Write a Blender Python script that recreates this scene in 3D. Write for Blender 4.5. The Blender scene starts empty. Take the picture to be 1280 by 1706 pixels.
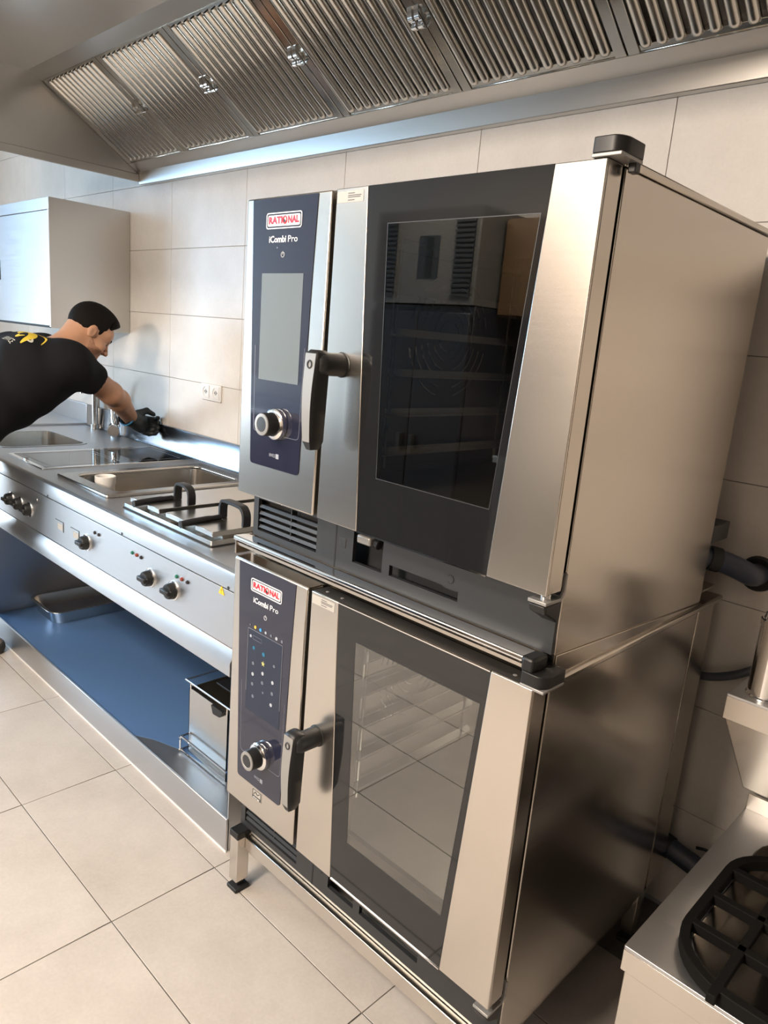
import bpy, bmesh, math, random
import numpy as np
from mathutils import Vector, Matrix
random.seed(7)
S = bpy.context.scene
COL = S.collection
PI = math.pi

# ------------------------------------------------------------------ camera
def make_camera():
    yaw, pit, rol, f = -0.7589, -0.2316, 0.0846, 1212.2
    fw = Vector((math.sin(yaw)*math.cos(pit), math.cos(yaw)*math.cos(pit), math.sin(pit)))
    r = fw.cross(Vector((0, 0, 1))).normalized(); u = r.cross(fw)
    r2 = r*math.cos(rol) + u*math.sin(rol); u2 = -r*math.sin(rol) + u*math.cos(rol)
    cam = bpy.data.cameras.new('camera'); o = bpy.data.objects.new('camera', cam); COL.objects.link(o)
    m = Matrix((r2, u2, -fw)).transposed().to_4x4(); m.translation = Vector((1.41, -0.9783, 1.4753))
    o.matrix_world = m
    cam.sensor_fit = 'HORIZONTAL'; cam.sensor_width = 36.0; cam.lens = f/1280*36.0
    cam.clip_start = 0.02; cam.clip_end = 60
    S.camera = o
make_camera()

# ------------------------------------------------------------------ world, lamps, exposure
S.view_settings.view_transform = 'Standard'; S.view_settings.look = 'None'
S.view_settings.exposure = 0.0; S.view_settings.gamma = 1.0; S.view_settings.use_curve_mapping = False
S.cycles.use_denoising = True
S.cycles.max_bounces = 10; S.cycles.transparent_max_bounces = 16; S.cycles.glossy_bounces = 6
S.cycles.caustics_reflective = False; S.cycles.caustics_refractive = False
S.cycles.sample_clamp_indirect = 6.0
w = bpy.data.worlds.new('daylight'); S.world = w; w.use_nodes = True
bg = w.node_tree.nodes['Background']; bg.inputs[0].default_value = (0.62, 0.80, 1.0, 1); bg.inputs[1].default_value = 3.0

def area(name, loc, aim, sx, sy, power, col):
    d = bpy.data.lights.new(name, 'AREA'); d.shape = 'RECTANGLE'; d.size = sx; d.size_y = sy
    d.energy = power; d.color = col
    o = bpy.data.objects.new(name, d); COL.objects.link(o); o.location = loc
    o.rotation_euler = (Vector(aim)-Vector(loc)).to_track_quat('-Z', 'Y').to_euler()
    return o
# daylight coming through the wide window of the left wall: blue sky above, pale surroundings below
area('daylight_window_sky', (-4.95, -1.92, 2.06), (0, -1.92, 2.06), 1.95, 1.15, 92, (0.36, 0.65, 1.0))
area('daylight_window', (-4.95, -1.92, .90), (0, -1.92, .90), 1.95, 1.15, 84, (0.86, 0.93, 1.0))
# ceiling lamp, and an added unseen warm lamp that brightens the tiled wall
LAMPS = [(-1.3, -1.9), (0.05, -1.9)]
for i, (x, y) in enumerate(LAMPS):
    area('ceiling_lamp_light', (x, y, 2.70), (x, y, 0), 1.1, 0.55, 47, (1.0, 0.92, 0.82))
area('added_fill_lamp_light', (0.32, -2.90, 2.15), (0.4, 0.888, 1.75), 0.6, 0.22, 112, (1.0, 0.84, 0.69))

# ------------------------------------------------------------------ materials
def nodes(name):
    m = bpy.data.materials.new(name); m.use_nodes = True
    return m, m.node_tree, m.node_tree.nodes['Principled BSDF']
def plain(name, col, rough=0.5, metal=0.0, spec=0.5, coat=0.0, noise=0.0, nscale=60, bump=0.0):
    m, t, b = nodes(name)
    b.inputs['Base Color'].default_value = (*col, 1); b.inputs['Roughness'].default_value = rough
    b.inputs['Metallic'].default_value = metal; b.inputs['Specular IOR Level'].default_value = spec
    b.inputs['Coat Weight'].default_value = coat
    tc = t.nodes.new('ShaderNodeTexCoord'); n = t.nodes.new('ShaderNodeTexNoise'); n.inputs['Scale'].default_value = nscale
    n.inputs['Detail'].default_value = 4
    t.links.new(tc.outputs['Object'], n.inputs['Vector'])
    if noise:
        mx = t.nodes.new('ShaderNodeMix'); mx.data_type = 'RGBA'
        mx.inputs[6].default_value = (*[c*(1-noise) for c in col], 1); mx.inputs[7].default_value = (*[min(1, c*(1+noise)) for c in col], 1)
        t.links.new(n.outputs['Fac'], mx.inputs[0]); t.links.new(mx.outputs[2], b.inputs['Base Color'])
    if bump:
        bp = t.nodes.new('ShaderNodeBump'); bp.inputs['Strength'].default_value = bump; bp.inputs['Distance'].default_value = 0.002
        t.links.new(n.outputs['Fac'], bp.inputs['Height']); t.links.new(bp.outputs[0], b.inputs['Normal'])
    return m
def steel(name, col=(0.62, 0.60, 0.57), rough=0.28, stretch=(3, 3, 260), amp=0.10, bump=0.0, aniso=0.0, grain=(0, 0.7, 0.7)):
    m, t, b = nodes(name)
    b.inputs['Metallic'].default_value = 1.0; b.inputs['Base Color'].default_value = (*col, 1)
    if aniso:
        b.inputs['Anisotropic'].default_value = aniso
        tg = t.nodes.new('ShaderNodeCombineXYZ')
        for k in range(3): tg.inputs[k].default_value = grain[k]
        t.links.new(tg.outputs[0], b.inputs['Tangent'])
    tc = t.nodes.new('ShaderNodeTexCoord'); mp = t.nodes.new('ShaderNodeMapping'); mp.inputs['Scale'].default_value = stretch
    n = t.nodes.new('ShaderNodeTexNoise'); n.inputs['Scale'].default_value = 1.5; n.inputs['Detail'].default_value = 3
    r = t.nodes.new('ShaderNodeMapRange'); r.inputs['To Min'].default_value = rough-amp*rough; r.inputs['To Max'].default_value = rough+amp*rough*2
    t.links.new(tc.outputs['Object'], mp.inputs[0]); t.links.new(mp.outputs[0], n.inputs['Vector'])
    t.links.new(n.outputs['Fac'], r.inputs[0]); t.links.new(r.outputs[0], b.inputs['Roughness'])
    if bump:
        bp = t.nodes.new('ShaderNodeBump'); bp.inputs['Strength'].default_value = bump; bp.inputs['Distance'].default_value = 0.001
        t.links.new(n.outputs['Fac'], bp.inputs['Height']); t.links.new(bp.outputs[0], b.inputs['Normal'])
    return m
def tile_mat(name, a, c, rough, spec=0.4):
    m, t, b = nodes(name)
    b.inputs['Roughness'].default_value = rough; b.inputs['Specular IOR Level'].default_value = spec
    tc = t.nodes.new('ShaderNodeTexCoord'); oi = t.nodes.new('ShaderNodeObjectInfo')
    add = t.nodes.new('ShaderNodeVectorMath'); add.operation = 'ADD'
    sc = t.nodes.new('ShaderNodeVectorMath'); sc.operation = 'SCALE'; sc.inputs[3].default_value = 9.0
    cb = t.nodes.new('ShaderNodeCombineXYZ')
    for k in range(3): t.links.new(oi.outputs['Random'], cb.inputs[k])
    t.links.new(cb.outputs[0], sc.inputs[0]); t.links.new(tc.outputs['Object'], add.inputs[0]); t.links.new(sc.outputs[0], add.inputs[1])
    n1 = t.nodes.new('ShaderNodeTexNoise'); n1.inputs['Scale'].default_value = 5; n1.inputs['Detail'].default_value = 6; n1.inputs['Roughness'].default_value = 0.65
    n2 = t.nodes.new('ShaderNodeTexNoise'); n2.inputs['Scale'].default_value = 120; n2.inputs['Detail'].default_value = 3
    for n in (n1, n2): t.links.new(add.outputs[0], n.inputs['Vector'])
    mm = t.nodes.new('ShaderNodeMath'); mm.operation = 'MULTIPLY_ADD'; mm.inputs[1].default_value = 0.35
    t.links.new(n2.outputs['Fac'], mm.inputs[0]); t.links.new(n1.outputs['Fac'], mm.inputs[2])
    r = t.nodes.new('ShaderNodeMapRange'); r.inputs['From Min'].default_value = 0.4; r.inputs['From Max'].default_value = 0.95
    t.links.new(mm.outputs[0], r.inputs[0])
    mx = t.nodes.new('ShaderNodeMix'); mx.data_type = 'RGBA'; mx.inputs[6].default_value = (*a, 1); mx.inputs[7].default_value = (*c, 1)
    t.links.new(r.outputs[0], mx.inputs[0]); t.links.new(mx.outputs[2], b.inputs['Base Color'])
    return m
def pane(name, tint, refl, rough=0.0, edge=1.0):
    """dark coated glass sheet: see-through tint plus a mirror-like coat that grows towards grazing angles"""
    m = bpy.data.materials.new(name); m.use_nodes = True; t = m.node_tree; t.nodes.clear()
    out = t.nodes.new('ShaderNodeOutputMaterial'); mix = t.nodes.new('ShaderNodeMixShader')
    tr = t.nodes.new('ShaderNodeBsdfTransparent'); tr.inputs[0].default_value = (*tint, 1)
    gl = t.nodes.new('ShaderNodeBsdfGlossy'); gl.inputs[0].default_value = (0.95, 0.95, 0.95, 1); gl.inputs[1].default_value = rough
    lw = t.nodes.new('ShaderNodeLayerWeight'); lw.inputs[0].default_value = 0.5
    fr = t.nodes.new('ShaderNodeMath'); fr.operation = 'POWER'; fr.inputs[1].default_value = 4.0; t.links.new(lw.outputs['Facing'], fr.inputs[0])
    ma = t.nodes.new('ShaderNodeMath'); ma.operation = 'MULTIPLY_ADD'; ma.inputs[1].default_value = edge; ma.inputs[2].default_value = refl; ma.use_clamp = True
    t.links.new(fr.outputs[0], ma.inputs[0]); t.links.new(ma.outputs[0], mix.inputs[0])
    t.links.new(tr.outputs[0], mix.inputs[1]); t.links.new(gl.outputs[0], mix.inputs[2]); t.links.new(mix.outputs[0], out.inputs[0])
    return m
def emis(name, col, k):
    m, t, b = nodes(name); b.inputs['Base Color'].default_value = (*col, 1)
    b.inputs['Emission Color'].default_value = (*col, 1); b.inputs['Emission Strength'].default_value = k
    return m
M = dict(
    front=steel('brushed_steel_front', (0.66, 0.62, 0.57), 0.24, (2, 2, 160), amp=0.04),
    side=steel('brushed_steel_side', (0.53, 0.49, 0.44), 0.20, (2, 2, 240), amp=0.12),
    counter=steel('satin_steel_counter', (0.58, 0.59, 0.61), 0.36, (3, 120, 120), amp=0.12, aniso=0.35),
    film=plain('blue_film_with_sky_sheen', (0.12, 0.235, 0.46), 0.36, metal=0.4, noise=0.05, nscale=8),  # film blue that also carries the sky's reflection on the shelf
    splash=steel('satin_steel_upstand', (0.42, 0.44, 0.47), 0.20, (3, 120, 120), amp=0.1),
    shelf=steel('satin_steel_shelf', (0.50, 0.50, 0.51), 0.36, (3, 120, 120), amp=0.1, aniso=0.8),
    hood=steel('brushed_steel_hood', (0.60, 0.585, 0.56), 0.30, (2, 160, 160)),
    filt=steel('polished_steel_filter', (0.58, 0.56, 0.52), 0.15, (40, 4, 4), amp=0.2),
    chrome=steel('chrome', (0.82, 0.82, 0.82), 0.06, (5, 5, 5), bump=0.0),
    basin=steel('pressed_steel', (0.58, 0.55, 0.51), 0.22, (6, 6, 90), amp=0.15),
    dim=plain('oven_cavity_steel', (0.42, 0.40, 0.36), 0.35, metal=0.6, noise=0.05),
    black=plain('black_plastic', (0.010, 0.010, 0.0105), 0.42, noise=0.1, spec=0.4),
    rubber=plain('black_rubber', (0.012, 0.012, 0.012), 0.6, noise=0.15),
    anth=plain('anthracite_plastic', (0.020, 0.021, 0.023), 0.45, noise=0.06, nscale=300),
    gap=plain('dark_gasket', (0.008, 0.008, 0.008), 0.7),
    glass_panel=plain('navy_glass_panel', (0.016, 0.018, 0.036), 0.06, spec=0.6),
    border=plain('black_printed_glass', (0.011, 0.0115, 0.0125), 0.05, spec=0.55),
    window=pane('coated_oven_glass', (0.60, 0.60, 0.585), 0.13, 0.0, 0.9),
    screen=plain('touch_screen_off', (0.13, 0.155, 0.17), 0.12),
    screen_on=emis('touch_screen_lit', (0.010, 0.015, 0.032), 0.25),
    ivory=plain('logo_white', (0.80, 0.78, 0.76), 0.35), red=plain('logo_red', (0.62, 0.02, 0.045), 0.4),
    letter=plain('panel_lettering', (0.70, 0.71, 0.74), 0.4), letter_dim=plain('panel_lettering_dim', (0.26, 0.27, 0.31), 0.4),
    line=plain('panel_line', (0.17, 0.18, 0.22), 0.3),
    inlay=plain('handle_inlay_metal', (0.30, 0.295, 0.285), 0.35, metal=0.4),
    label=plain('label_silver', (0.40, 0.38, 0.35), 0.4), ink=plain('label_ink', (0.03, 0.03, 0.03), 0.5),
    floor=tile_mat('beige_floor_tile', (0.44, 0.395, 0.355), (0.57, 0.52, 0.475), 0.42, 0.35),
    wall=tile_mat('beige_wall_tile', (0.66, 0.615, 0.565), (0.77, 0.73, 0.685), 0.40, 0.4),
    grout=plain('grey_grout', (0.15, 0.135, 0.12), 0.9, noise=0.2), wgrout=plain('light_grout', (0.36, 0.33, 0.295), 0.9, noise=0.1),
    paint=plain('cream_wall_paint', (0.60, 0.54, 0.47), 0.8, noise=0.03), paint_dark=plain('brown_wall_paint', (0.26, 0.21, 0.17), 0.8, noise=0.03), ceil=plain('white_ceiling_paint', (0.74, 0.72, 0.68), 0.85, noise=0.02),
    cer=plain('ceramic_hob_glass', (0.006, 0.006, 0.007), 0.03, spec=0.9),
    white=plain('white_plastic', (0.74, 0.72, 0.69), 0.35, noise=0.02), hole=plain('socket_recess', (0.42, 0.41, 0.39), 0.5),
    pipe=plain('grey_blue_drain_pipe', (0.035, 0.045, 0.075), 0.38, noise=0.05), hose=plain('dark_grey_hose', (0.06, 0.065, 0.08), 0.5),
    iron=plain('black_cast_iron', (0.006, 0.0058, 0.0056), 0.7, spec=0.14, noise=0.25, nscale=300, bump=0.1),
    green=plain('green_lamp_lens', (0.02, 0.16, 0.11), 0.25), redl=plain('red_lamp_lens', (0.25, 0.05, 0.03), 0.25), dark=plain('dark_lamp_lens', (0.03, 0.025, 0.03), 0.25),
    yellow=plain('warning_yellow', (0.80, 0.50, 0.03), 0.5),
    skin=plain('skin', (0.50, 0.27, 0.165), 0.5, spec=0.4, noise=0.10, nscale=22, bump=0.05),
    hair=plain('dark_brown_hair', (0.008, 0.006, 0.005), 0.75, spec=0.12, noise=0.6, nscale=160, bump=0.5),
    beard=plain('dark_stubble', (0.33, 0.17, 0.105), 0.7, noise=0.5, nscale=220), shirt=plain('black_cotton', (0.0075, 0.0075, 0.009), 0.9, spec=0.2, noise=0.2, nscale=40, bump=0.3),
    jeans=plain('dark_trousers', (0.02, 0.022, 0.03), 0.9, noise=0.2), sole=plain('shoe_rubber', (0.02, 0.02, 0.02), 0.6), shoe=plain('grey_shoe_leather', (0.22, 0.20, 0.19), 0.6),
    glove=plain('black_grip_glove', (0.014, 0.018, 0.02), 0.55, noise=0.7, nscale=26, bump=0.4), cuff=plain('blue_glove_cuff', (0.04, 0.25, 0.50), 0.6), gpatch=plain('grey_glove_patch', (0.13, 0.17, 0.17), 0.6),
    print_y=plain('yellow_shirt_print', (0.80, 0.56, 0.05), 0.7), print_w=plain('white_shirt_print', (0.62, 0.60, 0.50), 0.7),
    fridge=plain('grey_enamel', (0.10, 0.096, 0.088), 0.45), navy=plain('dark_navy_enamel', (0.012, 0.015, 0.024), 0.35), wood=plain('brown_wood', (0.10, 0.058, 0.027), 0.5, noise=0.35, nscale=14),
    lampd=emis('lamp_diffuser', (1.0, 0.86, 0.68), 2.5),
    wpane=pane('window_glass', (0.96, 0.98, 0.98), 0.02), frame=plain('white_window_frame', (0.75, 0.75, 0.74), 0.4),
    eyew=plain('eye_white', (0.6, 0.57, 0.54), 0.3), eyed=plain('eye_iris', (0.03, 0.018, 0.01), 0.2),
)

# ------------------------------------------------------------------ mesh helpers
def BM(): return bmesh.new()
def face(bm, vs):
    try: return bm.faces.new(vs)
    except ValueError: return None
def box(bm, x0, x1, y0, y1, z0, z1):
    v = [bm.verts.new((x, y, z)) for x in (x0, x1) for y in (y0, y1) for z in (z0, z1)]
    for q in ((0, 1, 3, 2), (4, 6, 7, 5), (0, 4, 5, 1), (2, 3, 7, 6), (0, 2, 6, 4), (1, 5, 7, 3)): face(bm, [v[i] for i in q])
    return bm
def prism(bm, pts, ax, a, b):
    """extrude a 2D outline along axis ax (0: pts are y,z; 1: pts are x,z; 2: pts are x,y) from a to b"""
    def P(p, t): return {0: (t, p[0], p[1]), 1: (p[0], t, p[1]), 2: (p[0], p[1], t)}[ax]
    lo = [bm.verts.new(P(p, a)) for p in pts]; hi = [bm.verts.new(P(p, b)) for p in pts]
    n = len(pts); face(bm, lo[::-1]); face(bm, hi)
    for i in range(n): face(bm, [lo[i], lo[(i+1) % n], hi[(i+1) % n], hi[i]])
    return bm
def ring_prism(bm, outer, inner, ax, a, b):
    """a frame: outer and inner outlines have the same number of points"""
    def P(p, t): return {0: (t, p[0], p[1]), 1: (p[0], t, p[1]), 2: (p[0], p[1], t)}[ax]
    n = len(outer); V = [[bm.verts.new(P(p, t)) for p in q] for t in (a, b) for q in (outer, inner)]
    for i in range(n):
        j = (i+1) % n
        face(bm, [V[0][i], V[1][i], V[1][j], V[0][j]]); face(bm, [V[2][i], V[2][j], V[3][j], V[3][i]])
        face(bm, [V[0][i], V[0][j], V[2][j], V[2][i]]); face(bm, [V[1][i], V[3][i], V[3][j], V[1][j]])
    return bm
def rrect(x0, x1, y0, y1, r, n=5):
    out = []
    for cx, cy, a0 in ((x1-r, y0+r, -PI/2), (x1-r, y1-r, 0), (x0+r, y1-r, PI/2), (x0+r, y0+r, PI)):
        for k in range(n+1):
            a = a0+PI/2*k/n; out.append((cx+r*math.cos(a), cy+r*math.sin(a)))
    return out
def rpoly(pts, rad, n=5):
    """round the corners of a polygon; rad may be one radius or one per corner"""
    out = []; N = len(pts)
    for i in range(N):
        r = rad[i] if isinstance(rad, (list, tuple)) else rad
        p = Vector(pts[i]); a = Vector(pts[i-1])-p; b = Vector(pts[(i+1) % N])-p
        if r <= 0: out += [tuple(p)]*(n+1); continue
        a.normalize(); b.normalize()
        for k in range(n+1):
            t = k/n; out.append(tuple(p + a*r*(1-t)**2 + b*r*t**2))
    return out
def cyl(bm, p0, p1, r0, r1=None, n=20, caps=True):
    p0, p1 = Vector(p0), Vector(p1); r1 = r0 if r1 is None else r1
    d = (p1-p0).normalized(); a = d.orthogonal().normalized(); b = d.cross(a)
    A = [bm.verts.new(p0+(a*math.cos(2*PI*k/n)+b*math.sin(2*PI*k/n))*r0) for k in range(n)]
    B = [bm.verts.new(p1+(a*math.cos(2*PI*k/n)+b*math.sin(2*PI*k/n))*r1) for k in range(n)]
    for k in range(n): face(bm, [A[k], A[(k+1) % n], B[(k+1) % n], B[k]])
    if caps: face(bm, A[::-1]); face(bm, B)
    return bm
def lathe(bm, c, axis, prof, n=28):
    """prof: list of (distance along axis, radius)"""
    c = Vector(c); d = Vector(axis).normalized(); a = d.orthogonal().normalized(); b = d.cross(a); R = []
    for h, r in prof: R.append([bm.verts.new(c+d*h+(a*math.cos(2*PI*k/n)+b*math.sin(2*PI*k/n))*max(r, 1e-5)) for k in range(n)])
    for i in range(len(R)-1):
        for k in range(n): face(bm, [R[i][k], R[i][(k+1) % n], R[i+1][(k+1) % n], R[i+1][k]])
    face(bm, R[0][::-1]); face(bm, R[-1])
    return bm
def smooth_path(pts, k=6):
    P = [Vector(p) for p in pts]; out = []
    for i in range(len(P)-1):
        p0, p1, p2, p3 = P[max(i-1, 0)], P[i], P[i+1], P[min(i+2, len(P)-1)]
        for j in range(k):
            t = j/k
            out.append(0.5*((2*p1)+(p2-p0)*t+(2*p0-5*p1+4*p2-p3)*t*t+(3*p1-p0-3*p2+p3)*t**3))
    return out+[P[-1]]
def tube(bm, pts, r, n=12, closed=False, caps=True):
    P = [Vector(p) for p in pts]; N = len(P); R = []
    up = None
    for i in range(N):
        t = ((P[(i+1) % N]-P[i-1]) if closed else (P[min(i+1, N-1)]-P[max(i-1, 0)])).normalized()
        a = t.orthogonal().normalized() if up is None else (up-t*up.dot(t)).normalized()
        up = a; b = t.cross(a); rr = r[i] if isinstance(r, (list, tuple)) else r
        R.append([bm.verts.new(P[i]+(a*math.cos(2*PI*k/n)+b*math.sin(2*PI*k/n))*rr) for k in range(n)])
    for i in range(N if closed else N-1):
        A, B = R[i], R[(i+1) % N]
        for k in range(n): face(bm, [A[k], A[(k+1) % n], B[(k+1) % n], B[k]])
    if not closed and caps: face(bm, R[0][::-1]); face(bm, R[-1])
    return bm
def sweep(bm, pts, prof, closed=False):
    """sweep a flat 2D profile (side, up) along a horizontal path"""
    P = [Vector(p) for p in pts]; N = len(P); R = []
    for i in range(N):
        t = ((P[(i+1) % N]-P[i-1]) if closed else (P[min(i+1, N-1)]-P[max(i-1, 0)])); t.z = 0; t.normalize()
        s = t.cross(Vector((0, 0, 1)))
        R.append([bm.verts.new(P[i]+s*q[0]+Vector((0, 0, q[1]))) for q in prof])
    m = len(prof)
    for i in range(N if closed else N-1):
        A, B = R[i], R[(i+1) % N]
        for k in range(m): face(bm, [A[k], A[(k+1) % m], B[(k+1) % m], B[k]])
    if not closed: face(bm, R[0][::-1]); face(bm, R[-1])
    return bm

def wloc(o):
    v = Vector((0, 0, 0))
    while o is not None: v += o.location; o = o.parent
    return v
def T(name, label, cat, loc, group=None):
    o = bpy.data.objects.new(name, None); COL.objects.link(o); o.location = loc; o.empty_display_size = 0.05
    tag(o, label, cat, group); return o
def tag(o, label=None, cat=None, group=None, kind=None):
    for k, v in (('label', label), ('category', cat), ('group', group), ('kind', kind)):
        if v: o[k] = v
    return o
def O(name, bm, mat, parent=None, bevel=0.0, smooth=True, seg=2, loc=None, label=None, ang=35):
    """link a bmesh written in world coordinates as ONE object (origin: its parent's origin, or loc)"""
    bmesh.ops.recalc_face_normals(bm, faces=bm.faces)
    org = wloc(parent) if parent is not None else Vector(loc or (0, 0, 0))
    bmesh.ops.translate(bm, verts=bm.verts, vec=-org)
    me = bpy.data.meshes.new(name); bm.to_mesh(me); bm.free()
    me.materials.append(M[mat] if isinstance(mat, str) else mat)
    if smooth:
        me.shade_smooth(); me.set_sharp_from_angle(angle=math.radians(ang))
    o = bpy.data.objects.new(name, me); COL.objects.link(o)
    if parent is not None: o.parent = parent
    elif loc: o.location = loc
    if bevel:
        md = o.modifiers.new('bevel', 'BEVEL'); md.width = bevel; md.segments = seg; md.limit_method = 'ANGLE'; md.angle_limit = math.radians(40)
        md.harden_normals = False
    if label: o['label'] = label
    return o
def B(name, b, mat, parent=None, bevel=0.0, **k): return O(name, box(BM(), *b), mat, parent, bevel, **k)
def text_bm(s, size, depth=0.0004, offset=0.0, align='CENTER', shear=0.0, space=1.0, res=2):
    cu = bpy.data.curves.new('lettering', 'FONT'); cu.body = s; cu.size = size; cu.extrude = depth; cu.offset = offset
    cu.align_x = align; cu.align_y = 'CENTER'; cu.shear = shear; cu.space_character = space; cu.resolution_u = res
    o = bpy.data.objects.new('lettering', cu); COL.objects.link(o)
    dg = bpy.context.evaluated_depsgraph_get(); dg.update()
    me = bpy.data.meshes.new_from_object(o.evaluated_get(dg)); bm = BM(); bm.from_mesh(me)
    bpy.data.objects.remove(o); bpy.data.curves.remove(cu); bpy.data.meshes.remove(me)
    return bm
def text_front(name, s, size, x, y, z, mat, parent, width=None, **k):
    """text on a surface facing -y"""
    bm = text_bm(s, size, **k)
    xs = [v.co.x for v in bm.verts]
    sx = width/(max(xs)-min(xs)) if width else 1.0; cx = (max(xs)+min(xs))/2
    for v in bm.verts: v.co = Vector((x+(v.co.x-cx)*sx, y-v.co.z, z+v.co.y))
    return O(name, bm, mat, parent, smooth=False)

# ------------------------------------------------------------------ room shell
YW = 0.888
def tiles(wall, grid, mesh_fn, mat, name='tile'):
    base = None
    for g in grid:
        if base is None:
            base = O(name, mesh_fn(), mat, None, 0.0008, seg=1); base.parent = wall; o = base
        else:
            o = base.copy(); COL.objects.link(o)
        o.location = g
floor = tag(B('floor', (-4.9, 3.2, -3.0, YW, -0.06, -0.0022), 'grout'), kind='structure')
gr = [(-0.077+0.6*i+0.3, 0.0236+0.3*j+0.15, 0) for i in range(-8, 6) for j in range(-10, 3)]
gr = [g for g in gr if -4.9 < g[0]-0.3 and g[0]+0.3 < 3.3 and g[1]+0.15 < YW+0.03]
tiles(floor, gr, lambda: box(BM(), -0.2987, 0.2987, -0.1487, 0.1487, -0.0021, 0), 'floor')
wb = tag(B('wall_back', (-4.9, 3.2, YW+0.004, YW+0.12, -0.02, 2.75), 'wgrout'), kind='structure')
gw = [(-1.892+0.6*i+0.3, YW+0.0025, 0.01+0.3*j+0.15) for i in range(-5, 8) for j in range(0, 9)]
tiles(wb, gw, lambda: box(BM(), -0.2991, 0.2991, -0.0025, 0.0015, -0.1491, 0.1491), 'wall')
tag(B('wall_right', (3.0, 3.15, -3.0, YW, 0, 2.75), 'paint_dark'), kind='structure')
tag(B('wall_front', (-4.9, 3.2, -3.1, -3.0, 0, 2.75), 'paint'), kind='structure')
bm = BM()
for b in ((-4.9, -4.8, -3.0, -2.9, 0, 2.75), (-4.9, -4.8, -0.92, YW, 0, 2.75), (-4.9, -4.8, -2.9, -0.92, 0, 0.3), (-4.9, -4.8, -2.9, -0.92, 2.65, 2.75)): box(bm, *b)
tag(O('wall_left', bm, 'paint'), kind='structure')
tag(B('ceiling', (-4.9, 3.2, -3.1, YW+0.12, 2.75, 2.85), 'ceil'), kind='structure')
def window(name, ax, a, b, y0, y1, z0, z1):
    P = [(a, z0), (b, z0), (b, z1), (a, z1)]; m = (a+b)/2; z0 += .07; z1 -= .07
    win = tag(O(name, ring_prism(BM(), P, [(a+.07, z0), (b-.07, z0), (b-.07, z1), (a+.07, z1)], ax, y0, y1), 'frame'), kind='structure')
    ym = (y0+y1)/2
    def bb(p, q, e, z0, z1): return (p, q, ym-e, ym+e, z0, z1) if ax == 1 else (ym-e, ym+e, p, q, z0, z1)
    B('mullion', bb(m-.03, m+.03, .02, z0, z1), 'frame', win)
    B('pane', bb(a+.07, m-.03, .003, z0, z1), 'wpane', win); B('pane', bb(m+.03, b-.07, .003, z0, z1), 'wpane', win)
window('window_1', 0, -2.9, -.92, -4.86, -4.8, .3, 2.65)
wl = ['over the middle of the room', 'nearest the ovens']
t = T('added_fill_lamp', 'added warm strip lamp, unseen behind the camera, brightening the tiled wall', 'lamp', (.32, -2.99, 2.15))
B('lamp_housing', (0.0, .64, -2.998, -2.93, 2.03, 2.27), 'frame', t, 0.004); B('diffuser', (.02, .62, -2.929, -2.915, 2.04, 2.26), 'lampd', t)
for i, (x, y) in enumerate(LAMPS):
    t = T('ceiling_lamp', 'flat square-edged ceiling lamp with warm diffuser '+wl[i], 'lamp', (x, y, 2.75))
    O('lamp_frame', ring_prism(BM(), [(x-.6, y-.32), (x+.6, y-.32), (x+.6, y+.32), (x-.6, y+.32)], [(x-.57, y-.29), (x+.57, y-.29), (x+.57, y+.29), (x-.57, y+.29)], 2, 2.715, 2.75), 'frame', t)
    B('diffuser', (x-.57, x+.57, y-.29, y+.29, 2.735, 2.74), 'lampd', t)

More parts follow.
